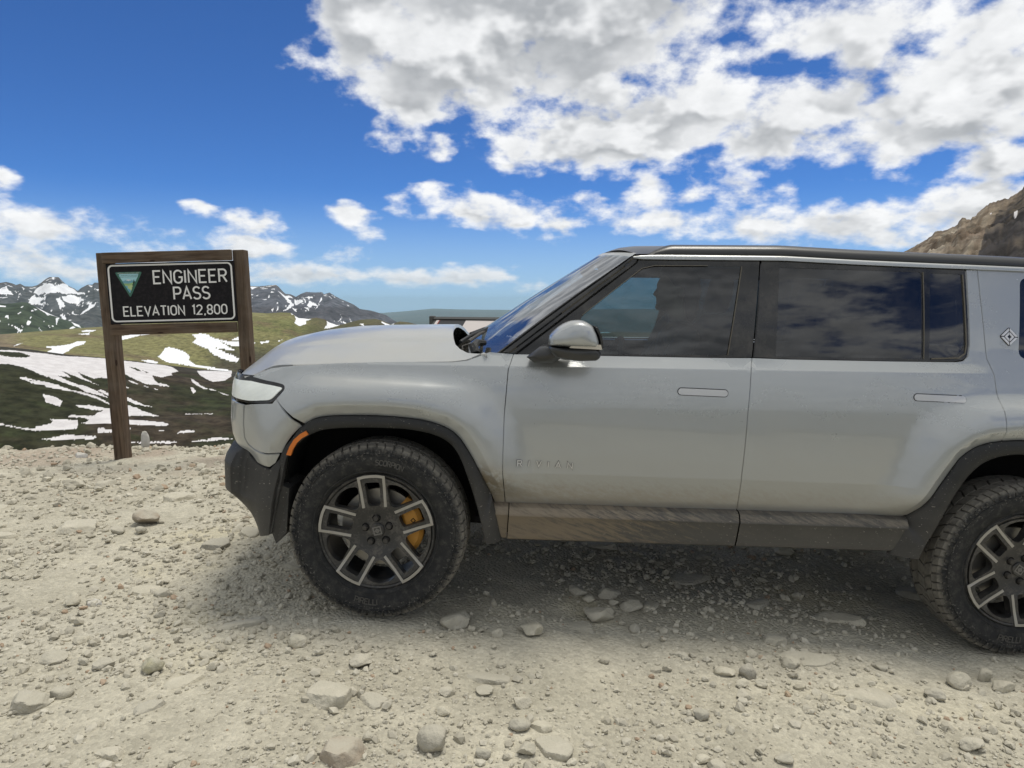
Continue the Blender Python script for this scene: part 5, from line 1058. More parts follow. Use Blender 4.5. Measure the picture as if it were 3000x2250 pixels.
    us = np.r_[np.linspace(1.15, 1.36, 14), np.linspace(1.40, 3.9, 50), np.linspace(3.92, 4.08, 8)]; k = sstep(1.15, 1.34, us)*sstep(4.08, 3.9, us)
    wb = np.interp(us, [1.135, 1.25, 1.87, 2.24, 3.04, 4.1], [1.806, 1.820, 1.858, 1.862, 1.880, 1.875]); rows = []
    for (dv, dw, kk) in ((.0, .0, 0), (-.004, .010, 1), (.004, .030, 1), (.022, .048, 1), (.050, .057, 1), (.085, .055, 1), (.115, .040, 1), (.125, .010, 1)):
        rows.append(np.stack([us, .262+dv*(.4+.6*k), wb+dw*k], -1))
    loft('roof_rail', rows, car, MAT['roofblack'], side, sharp=60)
    # ---- windscreen pillar
    t = np.linspace(0, 1, 40); e0 = screen(-1.0+0*t, t); L = np.array([(.590, 1.305), (.79, 1.475), (.99, 1.645), (1.150, 1.780), (1.160, 1.806)]); e1p = match(L, None, 40); e1 = skin(e1p[:, 0], e1p[:, 1], .001)
    mid = lambda a, d: e0*(1-a)+e1*a+np.array([-.55*d, -.65*d, .45*d])
    loft('windscreen_pillar', [e0+np.array([.02, .02, -.02]), mid(0, .004), mid(.18, .010), mid(.2, .003), mid(.5, .012), mid(.72, .013), mid(.78, .006), mid(1, .004), mid(1.02, -.015)], car, MAT['gloss'], side, sharp=35)
    # ---- flush handles
    for nm, parent, (s0, w1, s1, w0) in (('door_handle', fdoor, (1.366, 1.2045, 1.600, 1.168)), ('door_handle', rdoor, (2.484, 1.251, 2.728, 1.211))):
        cw = (w0+w1)/2; h = .0150; sl = (.006 if nm else 0)
        ol = [(s0+h+(s1-s0-2*h)*0, 0)]
        pts = [(s0+h+h*math.cos(a), cw+h*math.sin(a)) for a in np.linspace(math.pi/2, 1.5*math.pi, 9)]+[(s1-h+h*math.cos(a), cw+h*math.sin(a)) for a in np.linspace(-math.pi/2, math.pi/2, 9)]
        pts = [(p[0], p[1]+(p[0]-(s0+s1)/2)*.02) for p in pts]
        big = inset(np.array(pts), -.0036)
        panel('handle_recess', [tuple(p) for p in big], parent, MAT['lamp_dark'], side, off=-.0008, gap=0, edge=0, step=.02, extra=())
        panel(nm, pts, parent, MAT['handle'], side, off=-.005, gap=0, edge=.004, step=.02, extra=())
    # ---- raised name on the front door
    pl = lambda x, y, z: tuple(flip(skin(np.array([x if side < 0 else 1.53-x]), np.array([y]), -z-.0016), side)[0])
    write('RIVIAN', .634, .7865, .0270, .0085, .0008, pl, MAT['lettershade'], fdoor, name='letter_shade', stretch=1.25, length=.262)  # dark outline paints the edge shade of the raised letters
    write('RIVIAN', .634, .7865, .0270, .0056, .0035, pl, MAT['badge'], fdoor, stretch=1.25, length=.262)
    # ---- quarter emblem: a diamond of four bright bars round a small diamond
    c0 = np.array([2.955, 1.541]); dia = lambda r, rr=.18: [(c0[0]+q[0], c0[1]+q[1]) for q in round_poly([(r, 0), (0, r), (-r, 0), (0, -r)], r*rr)]
    em = panel('emblem', dia(.046), quarter, MAT['lamp_dark'], side, off=-.003, gap=0, edge=.006, step=.02, extra=())
    for (a, b) in (((.040, .003), (.003, .040)), ((-.003, .040), (-.040, .003)), ((-.040, -.003), (-.003, -.040)), ((.003, -.040), (.040, -.003))):
        a = np.array(a); b = np.array(b); q = [c0+a, c0+b, c0+b*.70, c0+a*.70]
        panel('emblem_bar', [tuple(p) for p in q], em, MAT['chrome'], side, off=-.006, gap=0, edge=.003, step=.03, extra=())
    for sg in (-1, 1):
        q = [c0+np.array([sg*.0018, .022]), c0+np.array([sg*.023, 0]), c0+np.array([sg*.0018, -.022]), c0+np.array([sg*.0018, -.010]), c0+np.array([sg*.011, 0]), c0+np.array([sg*.0018, .010])]
        panel('emblem_core', [tuple(p) for p in q], em, MAT['chrome'], side, off=-.006, gap=0, edge=.003, step=.03, extra=())
    # ---- wheel housings and inner shell
    for nm, I in (('front_wheel_housing', ARCH_FI), ('rear_wheel_housing', ARCH_RI)):
        p = match(I, None, 60); rows = [np.stack([p[:, 0], np.full(60, v), p[:, 1]], -1) for v in (.045, .40)]
        o = loft(nm, rows, car, MAT['dark'], side); 
        bk = [(q[0], .40, q[1]) for q in p]; V = flip(np.array(bk), side); mesh_obj(nm+'_wall', V, [tuple(range(60))], MAT['dark'], o)
    shell_o = [(-.60, .45), (.60, .45), (.62, .42), (2.5, .47), (2.54, .5)]
    fo = [tuple(q) for q in match(ARCH_FI, None, 30)]; ro = [tuple(q) for q in match(ARCH_RI, None, 30)]
    sh = [(-.70, .62), (-.53, .40)]+fo+[(.53, .42), (2.57, .48)]+ro+[(3.9, .58), (4.2, .70), (4.2, 1.26), (2.8, 1.33), (1.7, 1.30), (.5, 1.24), (-.3, 1.17), (-.6, 1.10), (-.70, 1.02)]
    panel('inner_shell', sh, car, MAT['dark'], side, off=.030, gap=0, edge=0, step=.08, extra=(), bstep=.05)
    # ---- door mirror
    MO = [(.729, 1.409), (.773, 1.456), (.820, 1.483), (.860, 1.490), (.888, 1.484), (.920, 1.468), (.944, 1.429), (.956, 1.391), (.953, 1.3705), (.816, 1.3665), (.732, 1.368)]
    mo = resample(round_poly(MO, [.02, .04, .04, .03, .02, .02, .02, .01, .008, .0, .012]), .012); cc = np.array([.862, 1.415])
    def ring(P, v, k, c=cc, dx=0): return np.stack([c[0]+(P[:, 0]-c[0])*k+dx, np.full(len(P), v), c[1]+(P[:, 1]-c[1])*k], -1)
    mirror = loft('door_mirror', [ring(mo, .035, .72), ring(mo, .02, .88), ring(mo, -.02, .97), ring(mo, -.09, 1.0), ring(mo, -.135, .97), ring(mo, -.165, .88), ring(mo, -.182, .72), ring(mo, -.19, .42), ring(mo, -.192, .05)], car, MAT['paint'], side, closed=True, caps=True, sharp=55); recalc(mirror)
    BO = [(.733, 1.3645), (.816, 1.363), (.960, 1.3665), (.966, 1.334), (.949, 1.3155), (.875, 1.308), (.800, 1.310), (.765, 1.318), (.735, 1.345)]
    bo = resample(round_poly(BO, .012), .012); bc = np.array([.85, 1.345])
    recalc(loft('mirror_base', [ring(bo, .035, .8, bc), ring(bo, -.02, .97, bc), ring(bo, -.09, 1.0, bc), ring(bo, -.15, .96, bc), ring(bo, -.175, .8, bc), ring(bo, -.185, .1, bc)], mirror, MAT['roofblack'], side, closed=True, caps=True, sharp=55))
    GO = [(.952, 1.372), (.957, 1.392), (.945, 1.430), (.922, 1.468), (.936, 1.466), (.958, 1.430), (.968, 1.392), (.967, 1.366)]
    go = np.array(GO); gc = go.mean(0)
    recalc(loft('mirror_rim', [np.stack([go[:, 0], np.full(8, v), go[:, 1]], -1) if abs(v+.06) < .09 else ring(go, v, .9, gc) for v in (.02, 0.0, -.09, -.135, -.16)], mirror, MAT['roofblack'], side, closed=True, caps=True))
    SG = [(.818, 1.366), (.836, 1.387), (.955, 1.388), (.962, 1.3675)]; sg_ = np.array(SG)
    recalc(loft('mirror_signal', [np.stack([sg_[:, 0], np.full(4, v), sg_[:, 1]], -1) for v in (-.05, -.158, -.172)], mirror, MAT['signal'], side, closed=True, caps=True))
    AR = [(.641, 1.302), (.680, 1.278), (.767, 1.281), (.800, 1.307), (.84, 1.335), (.80, 1.352), (.735, 1.362), (.70, 1.355)]
    ar = np.array(AR); 
    recalc(loft('mirror_arm', [np.stack([ar[:, 0]+.02, np.full(8, .10), ar[:, 1]+.004], -1), np.stack([ar[:, 0]+.008, np.full(8, .045), ar[:, 1]], -1), np.stack([ar[:, 0], np.full(8, .0), ar[:, 1]], -1), np.stack([ar[:, 0]*.6+.30, np.full(8, -.04), ar[:, 1]*.7+.40], -1), np.stack([ar[:, 0]*.3+.535, np.full(8, -.06), ar[:, 1]*.5+.668], -1)], mirror, MAT['roofblack'], side, closed=True, caps=True, sharp=50))
    mg = [(.958, 1.372), (.962, 1.395), (.952, 1.428), (.930, 1.462)]
# ---- bonnet
ft = smooth_line(FEND_TOP, .03); e3 = skin(ft[:, 0], ft[:, 1], .0075)
hl_ = [(p[0], p[1]) for p in e3 if p[0] < .445]
rear = [(.452, .098), (.425, .125), (.395, .155), (.355, .195), (.32, .25), (.293, .32), (.275, .42), (.258, .58), (.248, .78), (.245, 1.0)]
front = [(float(hood_front(v))+.004, v) for v in np.linspace(hl_[0][1]+.012, 1.0, 22)]
half = hl_+rear+front[::-1]
full = hl_+rear+[(u, 2-v) for u, v in rear[::-1][1:]]+[(u, 2-v) for u, v in hl_[::-1]]+[(u, 2-v) for u, v in front][0:-1]+front[::-1]
bonnet = panel('bonnet', full, car, MAT['paint'], surf=hood, nfun=hood_n, gap=.001, edge=.02, step=.035, extra=())
mesh_obj('cowl', [(.10, .10, 1.16), (.10, 1.9, 1.16), (.62, 1.9, 1.25), (.62, .10, 1.25)], [(0, 1, 2, 3)], MAT['dark'], car)
# ---- fascia below the bonnet with the full-width lamp bar
panel('front_fascia', [(-.715, .978), (-.714, .90), (-.711, .815), (-.69, .785), (-.64, .771), (-.56, .768), (-.478, .772), (-.50, .725), (-.53, .702), (-.62, .710), (-.68, .738), (-.72, .752), (-.9, .765), (S_FRONT, .765), (S_FRONT, .985), (-1.1, .985)], car, MAT['paint'], -1)
panel('front_fascia', [(-.715, .978), (-.714, .90), (-.711, .815), (-.69, .785), (-.64, .771), (-.56, .768), (-.478, .772), (-.50, .725), (-.53, .702), (-.62, .710), (-.68, .738), (-.72, .752), (-.9, .765), (S_FRONT, .765), (S_FRONT, .985), (-1.1, .985)], car, MAT['paint'], 1)
for side in (-1, 1):
    panel('lamp_bar', [(-1.102, 1.083), (-1.102, .994), (S_FRONT-.03, .994), (S_FRONT-.03, 1.083)], car, MAT['lamp_dark'], side, off=.004, gap=0, edge=.02, extra=())
    panel('lamp_bar_lens', [(-1.12, 1.052), (-1.12, 1.030), (S_FRONT-.03, 1.030), (S_FRONT-.03, 1.052)], car, MAT['signal'], side, off=-.001, gap=0, edge=.004, extra=())
# ---- windscreen, header, roof, wipers
def grid_surf(name, fn, A, B, mat, parent=car):
    a, b = np.meshgrid(A, B, indexing='ij'); P = fn(a, b); n, m = a.shape; idx = np.arange(n*m).reshape(n, m)
    q = np.stack([idx[:-1, :-1], idx[1:, :-1], idx[1:, 1:], idx[:-1, 1:]], -1).reshape(-1, 4)
    return np_mesh(name, P.reshape(-1, 3), q, mat, parent)
ws = grid_surf('windscreen', screen, np.linspace(-1, 1, 41), np.linspace(-.08, 1, 31), MAT['screen'])
hd = grid_surf('screen_header', lambda q, t: screen(q, 1+(t)*.0)+np.stack([t*.026*1.0+0*q, 0*q, t*.020+.003*np.sin(t*3.14)+0*q], -1), np.linspace(-1, 1, 41), np.linspace(-.25, 1, 8), MAT['paint'])
grid_surf('header_band', lambda q, t: screen(q, t, .006), np.linspace(-1, 1, 31), np.linspace(.90, 1.01, 5), MAT['dark'], ws)
def roof_grid(q, u01):
    v = 1+q*.735; u0 = 1.06+.09*q*q; u = u0+(4.12-u0)*u01; return roof(u, v)
rf = grid_surf('roof', roof_grid, np.linspace(-1, 1, 51), np.r_[np.linspace(0, .12, 16), np.linspace(.14, 1, 26)], MAT['roofblack'])
grid_surf('roof_lining', lambda q, u: roof_grid(q*.985, u)+np.array([0.02, 0, -.035]), np.linspace(-1, 1, 15), np.linspace(0, .985, 15), MAT['dark'], rf)
def tube(name, pts, r, mat, parent, n=8):
    P = np.array(pts, float); d = np.gradient(P, axis=0); d /= np.linalg.norm(d, axis=1)[:, None]; rr = np.broadcast_to(np.asarray(r, float), (len(P),)); rows = []
    for i in range(len(P)):
        a = np.cross(d[i], (0, 0, 1.0)); a = a/np.linalg.norm(a) if np.linalg.norm(a) > 1e-4 else np.array([1., 0, 0]); b = np.cross(d[i], a)
        rows.append([P[i]+rr[i]*(math.cos(t)*a+math.sin(t)*b) for t in np.linspace(0, 2*math.pi, n, endpoint=False)])
    return recalc(loft(name, rows, parent, mat, closed=True, caps=True))
if True:
    wp = tube('wiper_arm', [(.31, .42, 1.325), (.36, .52, 1.36), (.42, .72, 1.385), (.47, .95, 1.405)], [.010, .009, .008, .006], MAT['clad'], car)
    tube('wiper_blade', [(.355, .36, 1.335), (.40, .60, 1.365), (.445, .85, 1.385), (.47, 1.10, 1.39)], [.009]*4, MAT['rubber'], wp)
    tube('wiper_pivot', [(.40, .235, 1.285), (.385, .26, 1.318), (.40, .30, 1.335), (.44, .33, 1.335)], [.022, .024, .02, .014], MAT['clad'], wp)
    tube('washer_hose', [(.335, .25, 1.27), (.33, .27, 1.315), (.36, .30, 1.325), (.39, .33, 1.30)], [.005]*4, MAT['rubber'], wp)
    wp2 = tube('wiper_arm', [(.33, 1.10, 1.34), (.40, 1.25, 1.37), (.47, 1.5, 1.39)], [.010, .008, .006], MAT['clad'], car)
# ---- tail: kept plain, it stands out of the picture
panel('tailgate', [(4.36, .70), (S_REAR, .70), (S_REAR, 1.80), (4.26, 1.80), (4.355, 1.2)], car, MAT['paint'], -1, extra=(), step=.05)
panel('tailgate', [(4.36, .70), (S_REAR, .70), (S_REAR, 1.80), (4.26, 1.80), (4.355, 1.2)], car, MAT['paint'], 1, extra=(), step=.05)
for side in (-1, 1):
    panel('rear_bumper', [(3.62, .64), (3.58, .52), (3.8, .48), (4.3, .50), (S_REAR, .52), (S_REAR, .72), (4.35, .70), (4.0, .68), (3.66, .66)], car, MAT['clad'], side, off=-.012, gap=.002, edge=.03, extra=(), step=.05)
    panel('rear_glass', round_poly([(4.42, 1.40), (4.40, 1.74), (S_REAR, 1.76), (S_REAR, 1.40)], [.03, .03, 0, 0]), car, MAT['gloss'], side, off=-.004, gap=0, edge=.006, extra=(), step=.05)
    panel('tail_lamp', round_poly([(4.37, 1.16), (4.37, 1.27), (S_REAR, 1.27), (S_REAR, 1.16)], [.03, .03, 0, 0]), car, MAT['lamp_dark'], side, off=-.004, gap=0, edge=.006, extra=(), step=.05)
box('underbody', (-.45, .42, .37), (3.95, 1.58, .44), MAT['dark'], car); box('floor', (.45, .12, .47), (2.6, 1.88, .50), MAT['dark'], car)
for s0, s1 in ((.55, 2.55),):
    box('side_member', (s0, .12, .465), (s1, .40, .50), MAT['dark'], car); box('side_member', (s0, 1.6, .465), (s1, 1.88, .50), MAT['dark'], car)
# ---- cabin
dash = recalc(loft('dashboard', [[(u, v, w) for u, w in ((.52, 1.14), (.60, 1.285), (.86, 1.315), (1.00, 1.27), (1.02, 1.12), (.9, .95), (.5, .95))] for v in np.linspace(.16, 1.84, 7)], car, MAT['interior'], closed=True, caps=True))
sw = [(1.10+.062*math.cos(a)*1.0, .56+.185*math.sin(a), 1.235+.155*math.cos(a)) for a in np.linspace(0, 2*math.pi, 29)]
stw = tube('steering_wheel', sw, .016, MAT['interior'], dash); tube('steering_column', [(1.10, .56, 1.235), (1.00, .56, 1.20), (.92, .56, 1.17)], [.05, .04, .04], MAT['interior'], dash)
def seat(u, v, h=0.0, wid=.27):
    base = recalc(loft('seat', [[(u+a, v+s*k, w+h) for a, w, k in ((-.30, .86, .95), (-.32, .93, .95), (-.10, .97, 1), (.20, .94, 1), (.24, .84, .9))] for s in (-wid, -wid*.6, 0, wid*.6, wid)], car, MAT['interior'], closed=True, caps=True))
    bk = [];
    for w, k, du, t in ((.90, .95, .16, .10), (1.10, 1.0, .19, .11), (1.30, .98, .245, .11), (1.46, .86, .295, .09), (1.52, .60, .32, .06)):
        bk.append([(u+du+t*math.cos(a)*(1 if math.cos(a) > 0 else .8), v+wid*k*math.copysign(abs(math.sin(a))**.6, math.sin(a)), w+h) for a in np.linspace(0, 2*math.pi, 20, endpoint=False)])
    recalc(loft('seat_back', bk, base, MAT['interior'], closed=True, caps=True))
    hr = []
    for w, k in ((1.535, .78), (1.56, .95), (1.64, 1.0), (1.70, .92), (1.725, .6)):
        hr.append([(u+.31+(w-1.53)*.15+.052*k*math.cos(a), v+.135*k*math.copysign(abs(math.sin(a))**.6, math.sin(a)), w+h) for a in np.linspace(0, 2*math.pi, 18, endpoint=False)])
    recalc(loft('headrest', hr, base, MAT['interior'], closed=True, caps=True))
for sv in (.56, 1.44): seat(1.34, sv, .03)
for sv in (.50, 1.0, 1.50): seat(2.32, sv, .06, .23)

# ------------------------------------------------------------------ wheels
def tyre_mat():
    m, N = new_mat('dusty_tyre'); p = objco(N); a = N.noise(p, 22.0, 4, .7); b = N.noise(N.vmath('MULTIPLY', p, (1, 1, 1)), 75.0, 3, .65)
    s = N.sep(p); r = N.vmath('LENGTH', N.comb(s[0], 0.0, s[2]))
    d = N.math('ADD', N.math('MULTIPLY', N.math('SUBTRACT', a, .5), 1.0), N.ss(r, .385, .425, .14, .72))
    sc = N.math('MULTIPLY', N.ss(b, .56, .66), N.math('MULTIPLY', N.ss(r, .345, .365), N.ss(r, .425, .405)))
    col = N.mix(N.ss(d, .05, .95), (.020, .021, .022), (.19, .178, .152)); col = N.mix(N.math('MULTIPLY', sc, .55), col, (.20, .19, .17))
    setb(N, Base_Color=col, Roughness=.82, Specular_IOR_Level=.35); N.L.new(N.bump(b, .35, .004), N.b.inputs['Normal']); return m
def rim_mat():
    m, N = new_mat('dark_alloy'); p = objco(N); a = N.noise(p, 16.0, 4, .7); b = N.noise(p, 90.0, 3, .7)
    d = N.ss(N.math('ADD', a, N.math('MULTIPLY', N.math('SUBTRACT', b, .5), .7)), .42, .75, .08, .7)
    setb(N, Base_Color=N.mix(d, (.018, .019, .020), (.13, .12, .105)), Roughness=N.mixf(d, .35, .8), Metallic=.0, Specular_IOR_Level=.5); return m
MAT['tyre'] = tyre_mat(); MAT['tyre_letter'] = simple_mat('tyre_lettering', (.075, .072, .066), .7); MAT['rim'] = rim_mat(); MAT['machined'] = simple_mat('machined_alloy', (.37, .36, .335), .42, .5); MAT['caliper'] = clad_mat('amber_caliper', (.60, .27, .015), .25); MAT['capmark'] = simple_mat('cap_mark', (.17, .165, .155), .5, .3); MAT['disc'] = simple_mat('brake_disc', (.30, .29, .27), .4, .8)
RT = .428; TW = .275
def lathe(name, prof, n, mat, parent, ang=35):
    """prof: (radius, depth) pairs; axis along local Y, outer face at y = 0"""
    rows = [[(r*math.cos(t), y, r*math.sin(t)) for t in np.linspace(0, 2*math.pi, n, endpoint=False)] for r, y in prof]
    return recalc(loft(name, rows, parent, mat, closed=True, sharp=ang))
def tread_blocks(parent):
    V = []; F = []
    def blk(a0, a1, y0, y1, r, skew=0.0, h=.013, drop0=0.0, drop1=0.0):
        b = len(V); k = 3
        for i in range(k):
            a = a0+(a1-a0)*i/(k-1)
            for (y, rr, sk) in ((y0, r-h-drop0*1.0, 0), (y0, r-drop0, 0), (y1, r-drop1, skew), (y1, r-h-drop1*1.0, skew)): V.append(((rr)*math.cos(a+sk), y, rr*math.sin(a+sk)))
        for i in range(k-1):
            for j in range(3): q = b+i*4+j; F.append((q, q+1, q+5, q+4))
        F.append((b, b+3, b+2, b+1)); e = b+(k-1)*4; F.append((e, e+1, e+2, e+3))
    n = 62; st = 2*math.pi/n; rs = random.Random(5)
    for i in range(n):
        a = i*st; w = .74 if i % 2 else .82
        # shoulder lugs wrap over onto the sidewall, on both sides
        blk(a, a+st*w, .018, .052, RT-.002, .02, .014, .010, .0); blk(a, a+st*w, .004, .018, RT-.010, 0, .016, .024, .0)
        blk(a+.03, a+.03+st*w, TW-.052, TW-.018, RT-.002, .02, .014, .0, .010)
    n2 = 40; st2 = 2*math.pi/n2
    for i in range(n2):
        a = i*st2
        blk(a, a+st2*.86, .058, .104, RT, .055); blk(a+st2*.5, a+st2*1.36, .110, .162, RT+.001, -.05); blk(a+st2*.2, a+st2*1.06, .168, .216, RT, .055)
    o = mesh_obj('tread', V, F, MAT['tyre'], parent); recalc(o); tag(o, kind='stuff'); return o
def polar(r, a): return (r*math.cos(a), r*math.sin(a))
def wheel_face(parent):
    holes = []; ax0 = 0.0
    for k in range(5):
        t = R_(72*k); c, s = math.cos(t), math.sin(t); rot = lambda p: (p[0]*c-p[1]*s, p[0]*s+p[1]*c)
        holes.append([rot(p) for p in round_poly([(.122, -.030), (.240, -.036), (.240, .036), (.122, .030)], [.018, .012, .012, .018])])
        t2 = R_(72*k+36); c2, s2 = math.cos(t2), math.sin(t2); rot2 = lambda p: (p[0]*c2-p[1]*s2, p[0]*s2+p[1]*c2)
        holes.append([rot2(p) for p in round_poly([(.150, -.020), (.222, -.076), (.246, -.040), (.252, 0), (.246, .040), (.222, .076), (.150, .020), (.140, 0)], [.015, .02, .03, .03, .03, .02, .015, .01])])
    circ = [polar(.262, a) for a in np.linspace(0, 2*math.pi, 96, endpoint=False)]
    inn = []
    for r in np.arange(.02, .262, .02):
        inn += [polar(r, a) for a in np.linspace(0, 2*math.pi, max(8, int(2*math.pi*r/.02)), endpoint=False)]
    inn = np.array(inn); ok = np.ones(len(inn), bool)
    for h in holes:
        H = np.array(h); ok &= ~in_poly(inn[:, 0], inn[:, 1], h); ok &= poly_dist(inn[:, 0], inn[:, 1], np.vstack([H, H[:1]])) > .005
    hs = [resample(h, .015) for h in holes]
    V, F = triangulate(np.array(circ), hs, inn[ok])
    r = np.hypot(V[:, 0], V[:, 1]); y = .030+.020*sstep(.17, .05, r)-.012*sstep(.20, .262, r)
    P = np.stack([V[:, 0], y, V[:, 1]], -1); faces = [tuple(f) for f in F]; verts = [tuple(p) for p in P]
    cnt = {}
    for f in F:
        for a, b in ((f[0], f[1]), (f[1], f[2]), (f[2], f[0])): cnt[(a, b)] = 1
    mp = {}
    for (a, b) in cnt:
        if (b, a) in cnt: continue
        for i in (a, b):
            if i not in mp: 
                mp[i] = len(verts); q = P[i]; rr = math.hypot(q[0], q[2]); verts.append((q[0]*1.0, q[1]+.045, q[2]*1.0))
        faces.append((b, a, mp[a], mp[b]))
    o = mesh_obj('wheel_face', verts, faces, MAT['rim'], parent, True); recalc(o); o.data.set_sharp_from_angle(angle=R_(45)); return o
def make_wheel(name):
    root = empty(name)
    T = lathe('tyre', [(.272, .045), (.283, .028), (.300, .016), (.335, .004), (.365, .000), (.392, .004), (.405, .012), (.413, .030), (.416, .06), (.417, TW/2), (.416, TW-.06), (.405, TW-.012), (.38, TW), (.33, TW-.01), (.283, TW-.03), (.272, TW-.05)], 120, MAT['tyre'], root, 60)
    tread_blocks(T)
    # two raised rings and scuffed lugs high on the sidewall
    for r in (.378, .300): lathe('sidewall_ring', [(r-.003, .001), (r-.0015, -.002), (r+.0015, -.002), (r+.003, .002)], 120, MAT['tyre'], T)
    V = []; F = []; rs = random.Random(8)
    for i in range(72):
        a = 2*math.pi*i/72+rs.uniform(-.01, .01); b = len(V); da = rs.uniform(.020, .032); r0 = .384; r1 = rs.uniform(.398, .406)
        for (r, y) in ((r0, .001), (r1, .004)):
            for k in (-1, 1): V.append((r*math.cos(a+k*da/2), y-.004, r*math.sin(a+k*da/2)))
        for (r, y) in ((r0, .006), (r1, .012)):
            for k in (-1, 1): V.append((r*math.cos(a+k*da/2), y, r*math.sin(a+k*da/2)))
        F += [(b, b+1, b+3, b+2), (b, b+1, b+5, b+4), (b+2, b+3, b+7, b+6), (b, b+2, b+6, b+4), (b+1, b+3, b+7, b+5)]
    sl = mesh_obj('sidewall_lugs', V, F, MAT['tyre'], T); recalc(sl); tag(sl, kind='stuff')
    def on_wall(a_mid, rad, flipit):
        def f(x, y, z):
            a = a_mid-(x/rad if not flipit else -x/rad); rr = rad+(y if not flipit else -y)
            return (rr*math.cos(a), .0045-.0018-z-.0035*abs((rr-.345)/.03), rr*math.sin(a))
        return f
    global GLYPH
    GLYPH.setdefault('C', (.68, [arc(.32, .68, .32, .32, 20, 180)+arc(.32, .32, .32, .32, 180, 340)]))
    return root, T, on_wall
def finish_wheel(root, T, on_wall, u, hubw, v, side, base_ang, steer=0.0, front=True):
    write('SCORPION', -.085, -.011, .024, .0045, .0016, on_wall(R_(78), .340, False), MAT['tyre_letter'], T, track=.12)
    write('PIRELLI', -.085, -.013, .028, .005, .0016, on_wall(R_(270), .340, True), MAT['tyre_letter'], T, track=.12)
    rim = lathe('rim', [(.279, .034), (.281, .026), (.276, .020), (.268, .022), (.262, .030), (.258, .05), (.250, .10), (.246, .22)], 96, MAT['rim'], root, 50)
    spin = empty('wheel_spin', parent=root) if False else None
    face = wheel_face(root)
    parts = [rim, face]
    for k in range(5):
        t = R_(72*k); c, s = math.cos(t), math.sin(t); rot = lambda p: (p[0]*c-p[1]*s, p[0]*s+p[1]*c)
        line = [rot(p) for p in [(.116, .0525), (.20, .0565), (.264, .0600), (.2700, .03), (.2715, 0), (.2700, -.03), (.264, -.0600), (.20, -.0565), (.116, -.0525)]]
        def pl(x, y, z):
            r = math.hypot(x, y); return (x, .030+.020*float(sstep(.17, .05, r))-.012*float(sstep(.20, .262, r))-.001-z, y)
        letter_prism('spoke_insert', [line], .0132, .003, pl, MAT['machined'], face)
        a = t; nx, ny = polar(.062, a)
        nut = lathe('lug_nut', [(.0001, .030), (.011, .030), (.013, .034), (.013, .05)], 12, MAT['rubber'], face); nut.location = (nx, 0, ny)
        pk = lathe('lug_pocket', [(.013, .0475), (.018, .0470), (.021, .0482)], 16, MAT['dark'], face); pk.location = (nx, 0, ny)
    cap = lathe('centre_cap', [(.0001, .040), (.030, .040), (.034, .043), (.034, .06)], 32, MAT['rim'], face)
    sq = [(-.0175, -.0175), (.0175, -.0175), (.0175, .0175), (-.0175, .0175), (-.0175, -.0175)]; th0 = R_(10)
    rt = lambda p, a=th0: (p[0]*math.cos(a)-p[1]*math.sin(a), p[0]*math.sin(a)+p[1]*math.cos(a))
    letter_prism('cap_emblem', [[rt(p) for p in sq], [rt((0, -.010)), rt((0, .010))], [rt(p) for p in [(-.009, 0), (0, .011), (.009, 0), (0, -.011), (-.009, 0)]]], .0055, .0015, lambda x, y, z: (x, .0395-z, y), MAT['capmark'], cap)
    face.rotation_euler = (0, -R_(base_ang), 0)
    disc = lathe('brake_disc', [(.06, .115), (.19, .112), (.192, .12), (.19, .135), (.06, .13)], 64, MAT['disc'], root); lathe('hub_carrier', [(.0001, .10), (.07, .10), (.085, .13), (.085, .24)], 24, MAT['dark'], root)
    # caliper hugging the rear edge of the disc
    ca = R_(12)
    rows = []
    for a in np.linspace(ca-R_(40), ca+R_(40), 15):
        e = abs(a-ca)/R_(40); r0 = .122+.02*e**3; r1 = .216-.012*e**3; y0 = .070+.012*e**4; y1 = .15
        rows.append([(r*math.cos(a), y, r*math.sin(a)) for r, y in ((r0, y1), (r0, y0+.012), (r0+.015, y0), (r1-.02, y0), (r1, y0+.015), (r1, y1))])
    if side < 0 or True: cal_ = recalc(loft('brake_caliper', rows, root, MAT['caliper'], closed=True, caps=True, sharp=30))
    letter_prism('caliper_mark', [[(math.cos(ca)*.168+p[0], math.sin(ca)*.168+p[1]+.02) for p in [(-.011, 0), (0, .011), (.011, 0), (0, -.011), (-.011, 0)]]], .0035, .001, lambda x, y, z: (x, .0695-z, y), MAT['dark'], cal_)
    root.parent = car; root.location = (u, v if side < 0 else 2.0-v, hubw)
    root.rotation_euler = (0, 0, steer) if side < 0 else (0, 0, math.pi+steer)
    return root
for side in (-1, 1):
    for (nm, u, ang, st, fr) in (('front_wheel', -.014, 98, R_(-3.5), True), ('rear_wheel', 3.105, 140, 0.0, False)):
        r, T, ow = make_wheel(nm); finish_wheel(r, T, ow, u, .422, .002, side, ang, st, fr)

